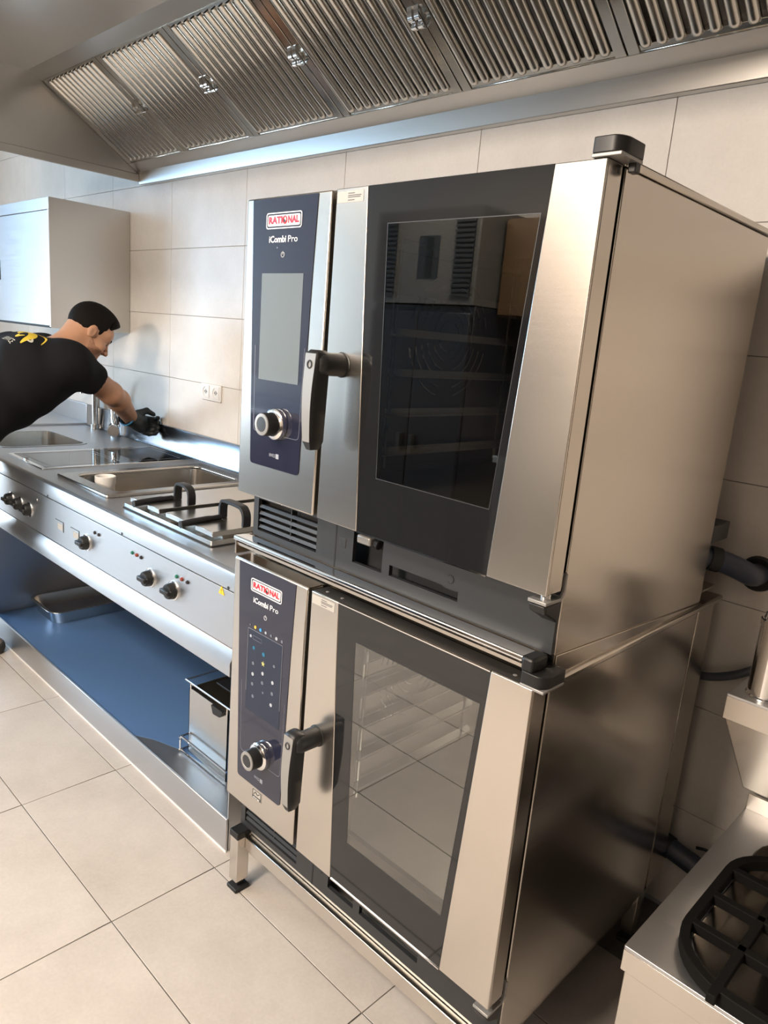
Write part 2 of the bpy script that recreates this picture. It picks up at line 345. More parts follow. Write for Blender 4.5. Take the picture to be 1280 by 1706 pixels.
# ------------------------------------------------------------------ combi ovens
def oven(zt, upper):
    """zt: top edge of the door. Front face y=0, x 0..0.85; door and panel are 0.644 high"""
    zb = zt-0.644; zf = zb-(0.115 if upper else 0.110)      # bottom of the plinth
    dz = zt-1.7445                                           # every height was measured on the upper oven
    Z = lambda z: z+dz
    where = 'upper' if upper else 'lower'
    lab = ('upper combi oven of the stack with a blank grey touch screen and dark window' if upper
           else 'lower combi oven of the stack with lit touch screen and floor mirrored in its window')
    t = T('combi_oven', lab, 'oven', (0.425, 0.35, zf if upper else 0.165))
    yb0, yb1 = 0.055, 0.69; zlo = 0.946 if upper else 0.166; zhi = zt+0.012 if upper else 0.930
    # body shell (walls of a hollow box)
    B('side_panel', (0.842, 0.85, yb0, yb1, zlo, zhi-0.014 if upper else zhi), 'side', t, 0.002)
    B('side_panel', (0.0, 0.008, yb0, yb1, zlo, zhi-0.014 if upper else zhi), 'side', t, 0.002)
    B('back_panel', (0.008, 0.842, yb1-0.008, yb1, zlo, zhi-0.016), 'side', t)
    B('bottom_panel', (0.008, 0.842, yb0, yb1-0.008, zlo, zlo+0.008), 'dim', t)
    if upper: B('top_panel', (-0.002, 0.853, yb0-0.006, yb1+0.004, zhi-0.013, zhi), 'side', t, 0.003)
    else: B('top_panel', (0.008, 0.842, yb0, yb1-0.008, zhi-0.010, zhi), 'side', t)
    # cavity with its open front
    cx0, cx1, cy1, cz0, cz1 = 0.30, 0.80, 0.62, zb+0.085, zt-0.045
    bm = BM()
    for b in ((cx0-.006, cx0, .066, cy1, cz0, cz1), (cx1, cx1+.006, .066, cy1, cz0, cz1), (cx0, cx1, cy1, cy1+.006, cz0, cz1), (cx0, cx1, .066, cy1, cz0-.006, cz0), (cx0, cx1, .066, cy1, cz1, cz1+.006)): box(bm, *b)
    cav = O('cavity', bm, 'dim', t)
    O('front_frame', ring_prism(BM(), [(0.008, zb), (0.842, zb), (0.842, zt-.006), (0.008, zt-.006)], [(cx0, cz0), (cx1, cz0), (cx1, cz1), (cx0, cz1)], 1, 0.0555, 0.066), 'gap', t)
    # air baffle on the left cavity wall with its fan slots, and the hanging racks
    fan = B('air_baffle', (cx0+.012, cx0+.016, .10, .58, cz0+.02, cz1-.02), 'dim', cav, 0.002)
    zc = (cz0+cz1)/2+0.05
    bm = BM()
    for r in (.035, .055, .075, .095, .115, .135):
        for q in range(4):
            a0 = q*PI/2+.22; tube(bm, [(cx0+.0175, .34+r*math.cos(a0+k*.16), zc+r*math.sin(a0+k*.16)) for k in range(8)], .0028, 6)
    tag(O('fan_slots', bm, 'chrome', cav), kind='stuff')
    for xr in (cx0+.035, cx1-.03):
        rk = O('hanging_rack', tube(tube(BM(), [(xr, .14, cz0+.02), (xr, .14, cz1-.02)], .005, 8), [(xr, .54, cz0+.02), (xr, .54, cz1-.02)], .005, 8), 'chrome', cav)
        bm = BM()
        for k in range(6):
            zz = cz0+.05+k*.083; s = 1 if xr < .5 else -1
            prism(bm, [(xr, zz), (xr+s*.022, zz), (xr+s*.022, zz+.003), (xr, zz+.003)], 1, .10, .58); box(bm, xr-.002, xr+.002, .10, .58, zz, zz+.016)
        O('rack_rails', bm, 'chrome', cav)
    if not upper:       # the oven is switched on: its cavity lamp in the right door post
        lm = B('cavity_lamp', (cx1-.006, cx1-.002, .075, .085, cz0+.08, cz1-.08), 'lampd', cav)
        d_ = bpy.data.lights.new('cavity_lamp_light', 'AREA'); d_.shape = 'RECTANGLE'; d_.size = .01; d_.size_y = .36; d_.energy = 3.4; d_.color = (1, .93, .82)
        lo_ = bpy.data.objects.new('cavity_lamp_light', d_); COL.objects.link(lo_); lo_.location = (cx1-.012, .08, (cz0+cz1)/2); lo_.rotation_euler = Vector((-.8, .6, 0)).to_track_quat('-Z', 'Y').to_euler()
    if upper:
        B('rear_flap', (0.80, 0.85, 0.692, 0.79, 1.088, 1.13), 'anth', t, 0.002)
    else:
        B('rear_cover', (0.03, 0.846, 0.708, 0.806, 0.166, 0.93), 'side', t, 0.002)
    # plinth with grille, shower recess and care drawer
    x0, x1 = (0.005, 0.848); top = zb+0.006; bot = zb-0.112 if upper else zb-0.112
    yp = 0.046
    bm = BM()
    holes = [(0.024, 0.241, zb-0.096, zb-0.018), (0.358, 0.445, zb-0.085, zb-0.018), (0.466, 0.643, zb-0.084, zb-0.062)]
    xs = sorted({x0, x1, *[h[0] for h in holes], *[h[1] for h in holes]}); zs = sorted({bot, top, *[h[2] for h in holes], *[h[3] for h in holes]})
    for i in range(len(xs)-1):
        for j in range(len(zs)-1):
            mx, mz = (xs[i]+xs[i+1])/2, (zs[j]+zs[j+1])/2
            if not any(h[0] < mx < h[1] and h[2] < mz < h[3] for h in holes): box(bm, xs[i], xs[i+1], yp, yp+.010, zs[j], zs[j+1])
    box(bm, x0, x1, yp+.05, yp+.056, bot, top)
    bmesh.ops.remove_doubles(bm, verts=bm.verts, dist=1e-5)
    pl = O('plinth', bm, 'anth', t)
    B('seam', (0.301, 0.305, yp-.0006, yp+.001, bot, top), 'gap', pl)
    g = B('air_grille', (0.026, 0.239, yp+.03, yp+.034, zb-0.095, zb-0.019), 'gap', t)
    for k in range(4):
        zz = zb-0.036-k*0.0165
        O('slat', prism(BM(), [(yp+.001, zz-.0035), (yp+.005, zz+.0035), (yp+.022, zz+.0015), (yp+.018, zz-.0055)], 0, 0.026, 0.239), 'anth', g)
    B('divider', (0.143, 0.146, yp+.004, yp+.02, zb-0.094, zb-0.02), 'anth', g)
    B('mark_plate', (0.318, 0.336, yp-.0012, yp+.001, zb-0.062, zb-0.041), 'anth', t, 0.003)
    sh = B('hand_shower', (0.368, 0.408, yp-.002, yp+.03, zb-0.040, zb-0.021), 'inlay', t, 0.004, label='silver nozzle of the hand shower in its dark recess')
    O('shower_head', lathe(BM(), (0.408, yp+.014, zb-0.031), (1, 0, -.25), [(0, .009), (.006, .011), (.014, .011), (.016, .008)], 16), 'black', sh)
    dr = O('care_drawer', prism(BM(), rpoly([(0.466, zb-0.062), (0.500, zb-0.062), (0.504, zb-.05), (0.598, zb-.05), (0.606, zb-.066), (0.643, zb-0.066), (0.643, zb-.03), (0.466, zb-.03)][::-1], .004, 3), 1, yp+.001, yp+.004), 'anth', t)
    O('drawer_sign', tube(BM(), [(0.622+.008*math.cos(a), yp-.0004, zb-.046+.008*math.sin(a)) for a in [k*PI/9-2.4 for k in range(15)]], .0007, 6), 'gap', dr)
    # control panel
    cp = O('control_panel', box(BM(), 0.0, 0.275, 0.0, 0.046, zb, zt), 'front', t, 0.0035)
    gp = rpoly([(0.022, zt-.0035), (0.047, Z(1.177)), (0.222, Z(1.177)), (0.231, Z(1.577)), (0.237, zt-.0035)], [0, .010, .010, .02, 0])
    O('panel_glass', prism(BM(), gp, 1, -0.0012, 0.003), 'glass_panel', cp)
    # logo plate and lettering
    lp = O('logo_plate', ring_prism(BM(), rrect(.073, .191, Z(1.680), Z(1.712), .006), rrect(.0752, .1888, Z(1.6822), Z(1.7098), .005), 1, -0.0026, -0.0012), 'letter', cp)
    O('logo_field', prism(BM(), rrect(.0785, .1855, Z(1.6852), Z(1.7068), .0035), 1, -0.0026, -0.0012), 'ivory', cp)
    text_front('lettering', 'RATI', .0185, .1050, -0.0028, Z(1.6962), 'red', cp, width=.046, offset=.0009)
    text_front('lettering', 'NAL', .0185, .1645, -0.0028, Z(1.6962), 'red', cp, width=.036, offset=.0009)
    O('logo_ring', tube(BM(), [(.1366+.0062*math.cos(a), -.0030, Z(1.6966)+.0068*math.sin(a)) for a in [k*2*PI/20 for k in range(20)]], .0015, 6, closed=True), 'red', cp)
    O('logo_drop', prism(BM(), [(.1325, Z(1.6925)), (.1355, Z(1.6880)), (.1400, Z(1.6890)), (.1395, Z(1.6945)), (.1362, Z(1.6972)), (.1340, Z(1.6990))], 1, -.0036, -.0026), 'ink', cp)
    text_front('lettering', 'iCombi', .0185, .1130, -0.0016, Z(1.6590), 'letter', cp, width=.057, offset=.00035)
    text_front('lettering', 'Pro', .0185, .1640, -0.0016, Z(1.6590), 'letter', cp, width=.031)
    tube_c = [(.133+.0052*math.cos(a), -.0018, Z(1.629)+.0052*math.sin(a)) for a in [PI/2+.5+k*(2*PI-1.0)/16 for k in range(17)]]
    O('power_mark', tube(tube(BM(), tube_c, .0006, 6), [(.133, -.0018, Z(1.629)), (.133, -.0018, Z(1.6355))], .0006, 6), 'letter', cp)
    if upper: O('indicator', prism(BM(), rrect(.112, .1145, Z(1.6415), Z(1.644), .001), 1, -.0018, -.001), 'letter_dim', cp)
    # panel outline under the screen
    ol = [(.050, Z(1.44)), (.0555, Z(1.262)), (.0575, Z(1.255)), (.064, Z(1.2525)), (.208, Z(1.2525)), (.2150, Z(1.256)), (.2170, Z(1.264)), (.2210, Z(1.444))]
    O('panel_outline', tube(BM(), [(a, -.0013, b) for a, b in ol], .0006, 5), 'line', cp)
    text_front('lettering', 'iWES', .0105, .1290, -0.0016, Z(1.2060), 'letter_dim', cp, width=.021)
    O('lettering_tile', prism(BM(), rrect(.1415, .1525, Z(1.2010), Z(1.2115), .001), 1, -.0018, -.001), 'letter_dim', cp)
    if upper:
        O('touch_screen', prism(BM(), [(.0665, Z(1.368)), (.2050, Z(1.368)), (.2040, Z(1.5915)), (.0640, Z(1.5915))], 1, -.0017, -.001), 'screen', cp)
    else:
        sc = O('touch_screen', prism(BM(), [(.0690, Z(1.372)), (.2040, Z(1.372)), (.2030, Z(1.584)), (.0690, Z(1.584))], 1, -.0017, -.001), 'screen_on', cp)
        O('screen_line', tube(BM(), [(.0690, -.0019, Z(1.42)), (.0690, -.0019, Z(1.584)), (.2030, -.0019, Z(1.584)), (.2030, -.0019, Z(1.42))], .0006, 5), 'letter_dim', cp)
        def icon(name, x, z, r, mat, n=6, star=False):
            r *= .82; pts = [(x+(r*(.45 if star and k % 2 else 1))*math.cos(2*PI*k/n+PI/2), z+(r*(.45 if star and k % 2 else 1))*math.sin(2*PI*k/n+PI/2)) for k in range(n)]
            O(name, prism(BM(), pts, 1, -.0024, -.0016), mat, cp, smooth=False)
        cols = [emis('icon_grey', (.10, .115, .14), .4), emis('icon_amber', (.55, .33, .04), .4), emis('icon_blue', (.04, .26, .55), .4), emis('icon_white', (.32, .34, .37), .35), emis('icon_star', (.38, .35, .12), .4), emis('icon_teal', (.01, .11, .19), .4)]
        for k, (c, r) in enumerate([(0, .003), (1, .0055), (2, .0055), (3, .0045), (0, .0045), (3, .0055), (0, .005)]): icon('screen_icon', .076+k*.0205, Z(1.5935), r, cols[c])
        icon('screen_icon', .080, Z(1.566), .005, cols[3], 5)
        O('screen_field', ring_prism(BM(), rrect(.088, .124, Z(1.561), Z(1.571), .002), rrect(.0888, .1232, Z(1.5618), Z(1.5702), .0015), 1, -.0022, -.0016), cols[0], cp)
        icon('screen_star', .133, Z(1.513), .0085, cols[4], 10, True)
        for (x, z, c, r) in [(.094, 1.540, 5, .006), (.133, 1.537, 5, .007), (.094, 1.500, 0, .006), (.175, 1.523, 0, .005), (.094, 1.472, 3, .006), (.133, 1.488, 3, .006), (.172, 1.480, 3, .006), (.133, 1.464, 0, .006), (.094, 1.446, 0, .006), (.172, 1.452, 0, .006), (.137, 1.440, 0, .004), (.098, 1.415, 0, .006), (.170, 1.422, 3, .006)]:
            icon('screen_icon', x, Z(z), r, cols[c], 6)
        bm = box(BM(), .112, .150, -.0006, .0002, Z(1.144), Z(1.172)); O('energy_label', bm, 'label', cp)
        O('energy_mark', ring_prism(BM(), rrect(.1135, .1485, Z(1.146), Z(1.1705), .002), rrect(.1155, .1465, Z(1.1535), Z(1.1690), .002), 1, -.0012, -.0004), 'ink', cp)
        O('energy_mark', tube(BM(), smooth_path([(.119, -.001, Z(1.157)), (.126, -.001, Z(1.165)), (.134, -.001, Z(1.160)), (.142, -.001, Z(1.166))]), .0010, 6), 'ink', cp)
        text_front('lettering', 'energy', .006, .131, -.0014, Z(1.1500), 'ivory', cp, width=.026)
    # dial
    kx, kz = .145, Z(1.278)
    dl = O('dial', lathe(BM(), (kx, -.0012, kz), (0, -1, 0), [(0, .033), (.006, .0345), (.013, .0335), (.017, .029), (.0175, .026)], 40), 'chrome', cp, label='chrome ring of the dial')
    dk = O('dial_knob', lathe(BM(), (kx, -.018, kz), (0, -1, 0), [(0, .0255), (.024, .0245), (.027, .023)], 40), 'black', cp)
    O('dial_face', lathe(BM(), (kx, -.0445, kz), (0, -1, 0), [(0, .0238), (.002, .0232), (.0025, .0165), (.0012, .0155), (.0012, .0)], 40), 'inlay', cp)
    O('dial_cap', lathe(BM(), (kx, -.0455, kz), (0, -1, 0), [(0, .0155), (.001, .0152), (.0014, .0)], 32), 'anth', cp)
    # door
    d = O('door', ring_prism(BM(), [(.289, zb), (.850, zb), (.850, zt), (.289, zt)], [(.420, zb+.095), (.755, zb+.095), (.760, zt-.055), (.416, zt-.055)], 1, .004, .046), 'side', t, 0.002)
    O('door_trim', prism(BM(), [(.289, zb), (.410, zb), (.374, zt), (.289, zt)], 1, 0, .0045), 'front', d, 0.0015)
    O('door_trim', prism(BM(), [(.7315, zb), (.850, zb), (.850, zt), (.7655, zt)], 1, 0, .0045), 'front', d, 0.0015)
    gl = [(.4105, zb), (.731, zb), (.765, zt), (.3745, zt)]
    wi = [(.452, Z(1.215)), (.7215, Z(1.214)), (.752, Z(1.678)), (.430, Z(1.678))]
    O('glass_border', ring_prism(BM(), gl, wi, 1, .0012, .0042), 'border', d)
    wq = [(.4515, Z(1.2145)), (.722, Z(1.2135)), (.7525, Z(1.6785)), (.4295, Z(1.6785))]
    O('glass_pane', prism(BM(), wq, 1, .0014, .0016), 'window', d, smooth=False)
    O('glass_edge', ring_prism(BM(), wi, [(.4535, Z(1.2165)), (.7205, Z(1.2155)), (.7505, Z(1.6765)), (.4315, Z(1.6765))], 1, .0009, .0013), 'anth', d)
    B('door_top_reflection', (.290, .849, .0046, .0455, zt-.001, zt+.0008), 'black', d)  # black strip painting a dark reflection onto the steel top of the door
    B('glass_rail', (.412, .731, -.0006, .0044, zb-.0012, zb+.0016), 'chrome', d)
    if not upper: B('glass_rail', (.376, .764, -.0006, .0044, zt-.0016, zt+.0006), 'chrome', d)
    # sticker with code squares left out
    st = B('sticker', (.292, .364, -.0005, .0002, Z(1.7185), Z(1.7385)), 'label', d)
    bm = BM()
    for k, (w_, zz) in enumerate([(.018, 1.7345), (.036, 1.7305), (.034, 1.7275), (.018, 1.7225)]): box(bm, .322, .322+w_, -.0008, -.0004, Z(zz)-.0006, Z(zz)+.0006)
    tag(O('sticker_print', bm, 'ink', d), kind='stuff')
    # handle: shaft out of the door, then a grip hanging down with a metal inlay
    hz = Z(1.420)
    h = O('handle', lathe(BM(), (.336, .0, hz), (0, -1, 0), [(0, .0245), (.002, .0245), (.003, .0225), (.050, .0220), (.060, .0205), (.066, .015), (.067, 0)], 32), 'black', d)
    bm = BM(); R = []
    for k in range(13):
        u = k/12; z = Z(1.4455)+(Z(1.254)-Z(1.4455))*(u if k != 1 else .035)
        wdt = .0195-.007*u-(.006 if k == 0 else 0)-(.005 if k == 12 else 0); bow = -.010*math.sin(PI*min(1, u*1.05))
        yf = -.071+bow*.6+(.006 if k in (0, 12) else 0); yk = -.036+.002*u-(.008 if k in (0, 12) else 0)
        cx = .3275-.002*u
        R.append([(cx+p, q, z) for p, q in ((-wdt*.8, yf), (wdt*.8, yf), (wdt, yf+.006), (wdt, yk-.005), (wdt*.6, yk), (-wdt*.6, yk), (-wdt, yk-.005), (-wdt, yf+.006))])
    V = [[bm.verts.new(p) for p in r] for r in R]
    for i in range(12):
        for k in range(8): face(bm, [V[i][k], V[i][(k+1) % 8], V[i+1][(k+1) % 8], V[i+1][k]])
    face(bm, V[0]); face(bm, V[-1][::-1])
    gpb = O('grip', bm, 'black', h if False else d, 0.0, ang=50)
    bm = BM(); IN = [bm.verts.new((p[0]+(0.0015 if i_ == 0 else -.0015)*0, p[1]-.0008, p[2])) for r in R[1:12] for i_, p in enumerate(r[:2])]
    for i in range(10): face(bm, [IN[2*i], IN[2*i+1], IN[2*i+3], IN[2*i+2]])
    ext = bmesh.ops.extrude_face_region(bm, geom=list(bm.faces))
    bmesh.ops.translate(bm, verts=[v for v in ext['geom'] if isinstance(v, bmesh.types.BMVert)], vec=(0, .002, 0))
    O('grip_inlay', bm, 'inlay', d)
    O('grip_emblem', tube(BM(), [(.3275+.006*math.cos(a), -.0750, Z(1.418)+.007*math.sin(a)) for a in [k*2*PI/18 for k in range(18)]], .0018, 6, closed=True), 'anth', d)
    # hinges
    hc = O('hinge_cap', prism(BM(), rpoly([(.826, -.004), (.862, -.004), (.872, .012), (.872, .062), (.826, .062)], [.004, .008, .008, .004, .002], 3), 2, zt+.006, zt+.028), 'black', t, 0.004)
    B('hinge_plate', (.826, .872, -.004, .060, zt+.001, zt+.006), 'inlay', t, 0.001)
    if upper: B('hinge_leg', (.858, .870, .044, .060, zt-.012, zt+.004), 'anth', t, 0.002)
    hb = O('hinge_bracket', prism(BM(), [(-.001, zb-.010), (-.001, zb-.016), (.046, zb-.016), (.056, zb-.004), (.056, zb+.030), (.051, zb+.030), (.051, zb), (.044, zb-.010)], 0, .818, .853), 'inlay', t, 0.001)
    O('hinge_pin', cyl(BM(), (.838, .020, zb-.010), (.838, .020, zb), .009, n=16), 'chrome', hb)
    O('hinge_cover', prism(BM(), [(.000, zb-.018), (.046, zb-.018), (.046, zb-.055), (.030, zb-.045), (.006, zb-.032)], 0, .819, .851), 'black', t, 0.003)
    if not upper:
        bm = BM()
        for x in (.315, .362, .80): lathe(bm, (x, .022, zt), (0, 0, 1), [(0, .004), (.0015, .0038), (.002, .0)], 12)
        tag(O('door_screws', bm, 'inlay', d), kind='stuff')
        B('panel_lid', (0.0, .275, .0035, .052, zt-.001, zt+.0012), 'side', t)
    return t
oven(1.7452, True)
oven(0.9395, False)
# kit between the two ovens
t = T('stacking_kit', 'steel stacking kit and drip rail between the two ovens', 'oven stand', (0.425, 0.4, 0.931))
B('tray_plate', (-.008, .860, .058, .813, .931, .9455), 'side', t, 0.004)
O('side_plate', prism(BM(), [(.0575, .9455), (.69, .9455), (.69, .948), (.0575, .986)], 0, .8505, .8530), 'side', t, 0.0008)
O('side_plate', prism(BM(), [(.0575, .9455), (.69, .9455), (.69, .948), (.0575, .986)], 0, -.003, -.0005), 'side', t)
bm = BM(); cyl(bm, (.853, .068, .958), (.8545, .068, .958), .006, n=14); O('screw', bm, 'chrome', t)
B('front_strip', (0.0, .850, .0535, .0572, .9455, .988), 'side', t)
O('drip_rail', prism(BM(), rpoly([(-.001, .982), (.002, .990), (.0425, .9885), (.0425, .976), (.010, .974), (.004, .9765)], .003, 3), 0, -.008, .822), 'chrome', t)
O('drip_rail_face', prism(BM(), [(.006, .9735), (.0425, .9755), (.0425, .972), (.012, .966), (.008, .966)], 0, -.004, .832), 'side', t)
B('rail_end', (.822, .846, -.002, .044, .964, .991), 'black', t, 0.005)
B('rail_bracket', (-.008, -.003, .004, .050, .944, .989), 'side', t, 0.001)
# stand
t = T('oven_stand', 'low square-tube stand with black feet under the lower oven', 'stand', (0.425, 0.38, 0))
for x, y in ((.024, .032), (.826, .032), (.024, .70), (.826, .70)):
    lg = B('leg', (x-.017, x+.017, y-.019, y+.019, .030, .163), 'front', t, 0.002)
    O('foot', box(box(BM(), x-.021, x+.021, y-.023, y+.023, 0.0005, .012), x-.009, x+.009, y-.009, y+.009, .012, .034), 'rubber', lg, 0.003)
    B('leg_bracket', (x-.019, x+.019, y-.021, y+.019, .163, .182) if y < .1 else (x-.019, x+.019, y-.019, y+.019, .155, .1645), 'black', t, 0.002)
B('front_rail', (.042, .808, .036, .060, .126, .1635), 'front', t, 0.002)
B('rear_rail', (.042, .808, .690, .714, .126, .1635), 'side', t, 0.002)
B('side_rail', (.014, .036, .052, .682, .126, .1635), 'side', t, 0.002); B('side_rail', (.815, .837, .052, .682, .126, .1635), 'side', t, 0.002)

# ------------------------------------------------------------------ cooking block and worktop
YF = 0.080
WX0, WX1 = -2.79, -0.105
BA = (-1.40, -1.065, .215, .745)     # well opening
FA = (-.835, -.375, .20, .66)        # fryer opening
SK = (-2.60, -2.14, .19, .585)       # sink opening
t = T('worktop', 'long stainless worktop with rolled front edge and upstand along the tiled wall', 'worktop', (-1.45, 0.45, 0.80))
xs = sorted({WX0, WX1, *[v for r in (BA, FA, SK) for v in r[:2]]}); ys = sorted({YF+.018, .868, *[v for r in (BA, FA, SK) for v in r[2:]]})
bm = BM(); vd = {}
def gv(x, y):
    if (x, y) not in vd: vd[(x, y)] = bm.verts.new((x, y, .85))
    return vd[(x, y)]
for i in range(len(xs)-1):
    for j in range(len(ys)-1):
        mx, my = (xs[i]+xs[i+1])/2, (ys[j]+ys[j+1])/2
        if not any(r[0] < mx < r[1] and r[2] < my < r[3] for r in (BA, FA, SK)): face(bm, [gv(xs[i], ys[j]), gv(xs[i+1], ys[j]), gv(xs[i+1], ys[j+1]), gv(xs[i], ys[j+1])])
ext = bmesh.ops.extrude_face_region(bm, geom=list(bm.faces))
bmesh.ops.translate(bm, verts=[v for v in ext['geom'] if isinstance(v, bmesh.types.BMVert)], vec=(0, 0, -.012))
O('top_sheet', bm, 'counter', t)
edge = [(YF+.018, .85), (YF+.010, .8485), (YF+.003, .844), (YF, .836), (YF, .795), (YF+.012, .795), (YF+.018, .838)]
O('front_edge', prism(BM(), edge, 0, WX0, WX1), 'counter', t, ang=25)
O('upstand', prism(BM(), [(.868, .85), (.861, .8525), (.868, .866), (.872, .966), (.875, .970), (.887, .970), (.887, .838), (.868, .838)], 0, WX0, WX1), 'splash', t, 0.0015)
B('end_lip', (WX1-.003, WX1+.002, YF+.002, .868, .800, .852), 'counter', t, 0.001)
bm = BM()
for x in (-1.345, -.746, -.14): lathe(bm, (x, YF-.0005, .7995), (0, -1, 0), [(0, .0045), (.001, .0042), (.0014, 0)], 12)
tag(O('edge_screws', bm, 'anth', t), kind='stuff')

t = T('cooking_block', 'stainless cooking block with knob panel above an open bottom shelf', 'cooker', (-1.05, 0.45, 0))
KX0, KX1 = -2.0, -.107
B('fascia_seam', (KX0, KX1, YF+.010, YF+.016, .612, .797), 'gap', t)
fp = B('control_fascia', (KX0, KX1, YF+.006, YF+.0105, .6295, .7875), 'counter', t, 0.001)
B('fascia_back', (KX0, KX1, YF+.016, .80, .600, .612), 'shelf', t)
O('lower_ledge', prism(BM(), [(YF+.006, .627), (YF-.010, .594), (YF-.010, .556), (YF-.002, .552), (YF+.030, .552), (YF+.030, .627)], 0, KX0, KX1), 'counter', t, 0.0012, seg=1)
B('underside', (KX0+.012, KX1-.012, YF+.030, .80, .560, .572), 'shelf', t)
def knob(x, z, big):
    r = .030
    k = O('control_knob', lathe(BM(), (x, YF+.0058, z), (0, -1, 0), [(0, r), (.004, r), (.005, r*.9)], 32), 'chrome', t)
    kb = O('knob_grip', lathe(BM(), (x, YF+.001, z), (0, -1, 0), [(0, r*.86), (.016, r*.78), (.020, r*.70), (.021, 0)], 28), 'black', k)
    B('knob_bar', (x-r*.80, x+r*.80, YF-.030, YF-.014, z-.008, z+.008), 'black', k, 0.004)
    B('knob_mark', (x-r*.83, x-r*.80, YF-.028, YF-.016, z-.003, z+.003), 'ivory', k)
for x, z in ((-1.745, .703), (-1.645, .704), (-1.545, .701), (-1.020, .699), (-.570, .700), (-.430, .702)): knob(x, z, True)
for x, m in ((-.956, 'dark'), (-.925, 'dark'), (-.686, 'green'), (-.657, 'redl'), (-.628, 'dark'), (-.413, 'green'), (-.384, 'redl'), (-.353, 'dark')):
    O('indicator_lamp', lathe(BM(), (x, YF+.0058, .7505), (0, -1, 0), [(0, .0062), (.002, .006), (.005, .0045), (.006, 0)], 16), m, t, label={'green': 'green indicator lamp', 'redl': 'red indicator lamp', 'dark': 'unlit dark indicator lamp'}[m])
O('screw', lathe(BM(), (-1.469, YF+.0058, .757), (0, -1, 0), [(0, .006), (.002, .005), (.0025, 0)], 12), 'chrome', t)
for x0 in (-1.29, -1.155):
    bm = BM(); box(bm, x0, x0+.070, YF+.0046, YF+.0062, .7215, .7235); box(bm, x0+.068, x0+.071, YF+.0046, YF+.0062, .685, .7235); O('panel_corner_mark', bm, 'anth', t)
    B('panel_label', (x0+.02, x0+.066, YF+.0048, YF+.0061, .690, .712), 'label', t)
O('warning_label', prism(BM(), [(-.194, .768), (-.166, .768), (-.180, .793)], 1, YF+.0050, YF+.0062), 'yellow', t, smooth=False)
text_front('warning_sign', '!', .018, -.180, YF+.0047, .7765, 'ink', t)
B('shelf_plate', (KX0+.002, KX1-.002, YF+.004, .85, .098, .1055), 'counter', t)
O('film_and_sky_sheen', prism(BM(), [(KX0+.004, YF+.008), (-.68, YF+.008), (-.62, .125), (-.50, .168), (-.30, .185), (KX1-.006, .20), (KX1-.006, .848), (KX0+.004, .848)], 2, .1055, .1060), 'film', t, label='blue film with sky reflection in its colour on the bottom shelf, peeled back at its right front corner')
O('shelf_lip', prism(BM(), [(YF+.004, .112), (YF-.002, .110), (YF-.002, .012), (YF+.001, .004), (YF+.008, .004), (YF+.008, .104)], 0, KX0+.002, KX1), 'counter', t, 0.0008, seg=1)
bm = box(BM(), KX0, KX1, YF-.001, YF+.02, 0.0, .006); O('base_strip', bm, 'ivory', t, label='pale sealing strip along the floor')
B('end_panel', (KX0-.02, KX0, YF+.004, .86, .004, .79), 'shelf', t); B('end_panel', (KX1-.004, KX1, YF+.004, .86, .004, .79), 'counter', t)
B('back_panel', (KX0, KX1, .852, .862, .004, .79), 'shelf', t)

# base cabinet under the sink, left of the block
t = T('sink_cabinet', 'stainless base cabinet under the sink left of the cooking block', 'cabinet', (-2.4, 0.45, 0))
B('carcass', (-2.785, -2.022, YF+.03, .86, .10, .630), 'counter', t, 0.002); B('kick_panel', (-2.775, -2.03, YF+.07, .80, .001, .10), 'shelf', t)
for x in (-2.78, -2.40): 
    dd = B('door', (x, x+.372, YF+.010, YF+.028, .115, .790), 'counter', t, 0.003); B('door_handle', (x+.15, x+.22, YF-.012, YF+.010, .735, .747), 'chrome', dd, 0.003)
t = T('side_table', 'raised stainless draining table at the far left end of the counter', 'table', (-3.5, 0.45, 0))
B('table_top', (-4.25, -2.794, .06, .866, .838, .862), 'counter', t, 0.004); B('upstand', (-4.25, -2.794, .868, .887, .838, .970), 'counter', t, 0.002)
for x, y in ((-4.20, .11), (-2.85, .11), (-4.20, .80), (-2.85, .80)): B('leg', (x-.02, x+.02, y-.02, y+.02, 0.001, .838), 'counter', t, 0.002)

# bain-marie well
t = T('bain_marie', 'open rectangular steel water well set in the worktop behind the fryer lids', 'bain marie', (-1.233, .48, .85))
O('rim', ring_prism(BM(), rrect(-1.452, -1.018, .155, .800, .012), rrect(-1.405, -1.06, .210, .750, .045), 2, .8505, .862), 'basin', t, 0.005, seg=3)
def pan_bm(x0, x1, y0, y1, zt, zb, r, wall=.003, taper=.008):
    bm = BM(); o = rrect(x0, x1, y0, y1, r); i = rrect(x0+wall, x1-wall, y0+wall, y1-wall, max(r-wall, .002))
    ob = rrect(x0+taper, x1-taper, y0+taper, y1-taper, r); ib = rrect(x0+taper+wall, x1-taper-wall, y0+taper+wall, y1-taper-wall, max(r-wall, .002))
    L = [[bm.verts.new((*p, z)) for p in q] for q, z in ((ob, zb), (o, zt), (i, zt), (ib, zb+wall))]
    n = len(o)
    for a in range(3):
        for k in range(n): face(bm, [L[a][k], L[a][(k+1) % n], L[a+1][(k+1) % n], L[a+1][k]])
    face(bm, L[0][::-1]); face(bm, L[3]); return bm
O('well', pan_bm(-1.3995, -1.0655, .2155, .7445, .852, .665, .045), 'basin', t, ang=50)
c = T('standpipe_cup', 'white plastic cup standing in the front left corner of the water well', 'cup', (-1.335, .30, .668))
O('cup', lathe(BM(), (-1.335, .30, .6685), (0, 0, 1), [(0, .034), (.002, .036), (.155, .036), (.170, .040), (.192, .040), (.194, .038), (.188, .033), (.160, .031), (.03, .031), (.028, 0)], 28), 'white', c)
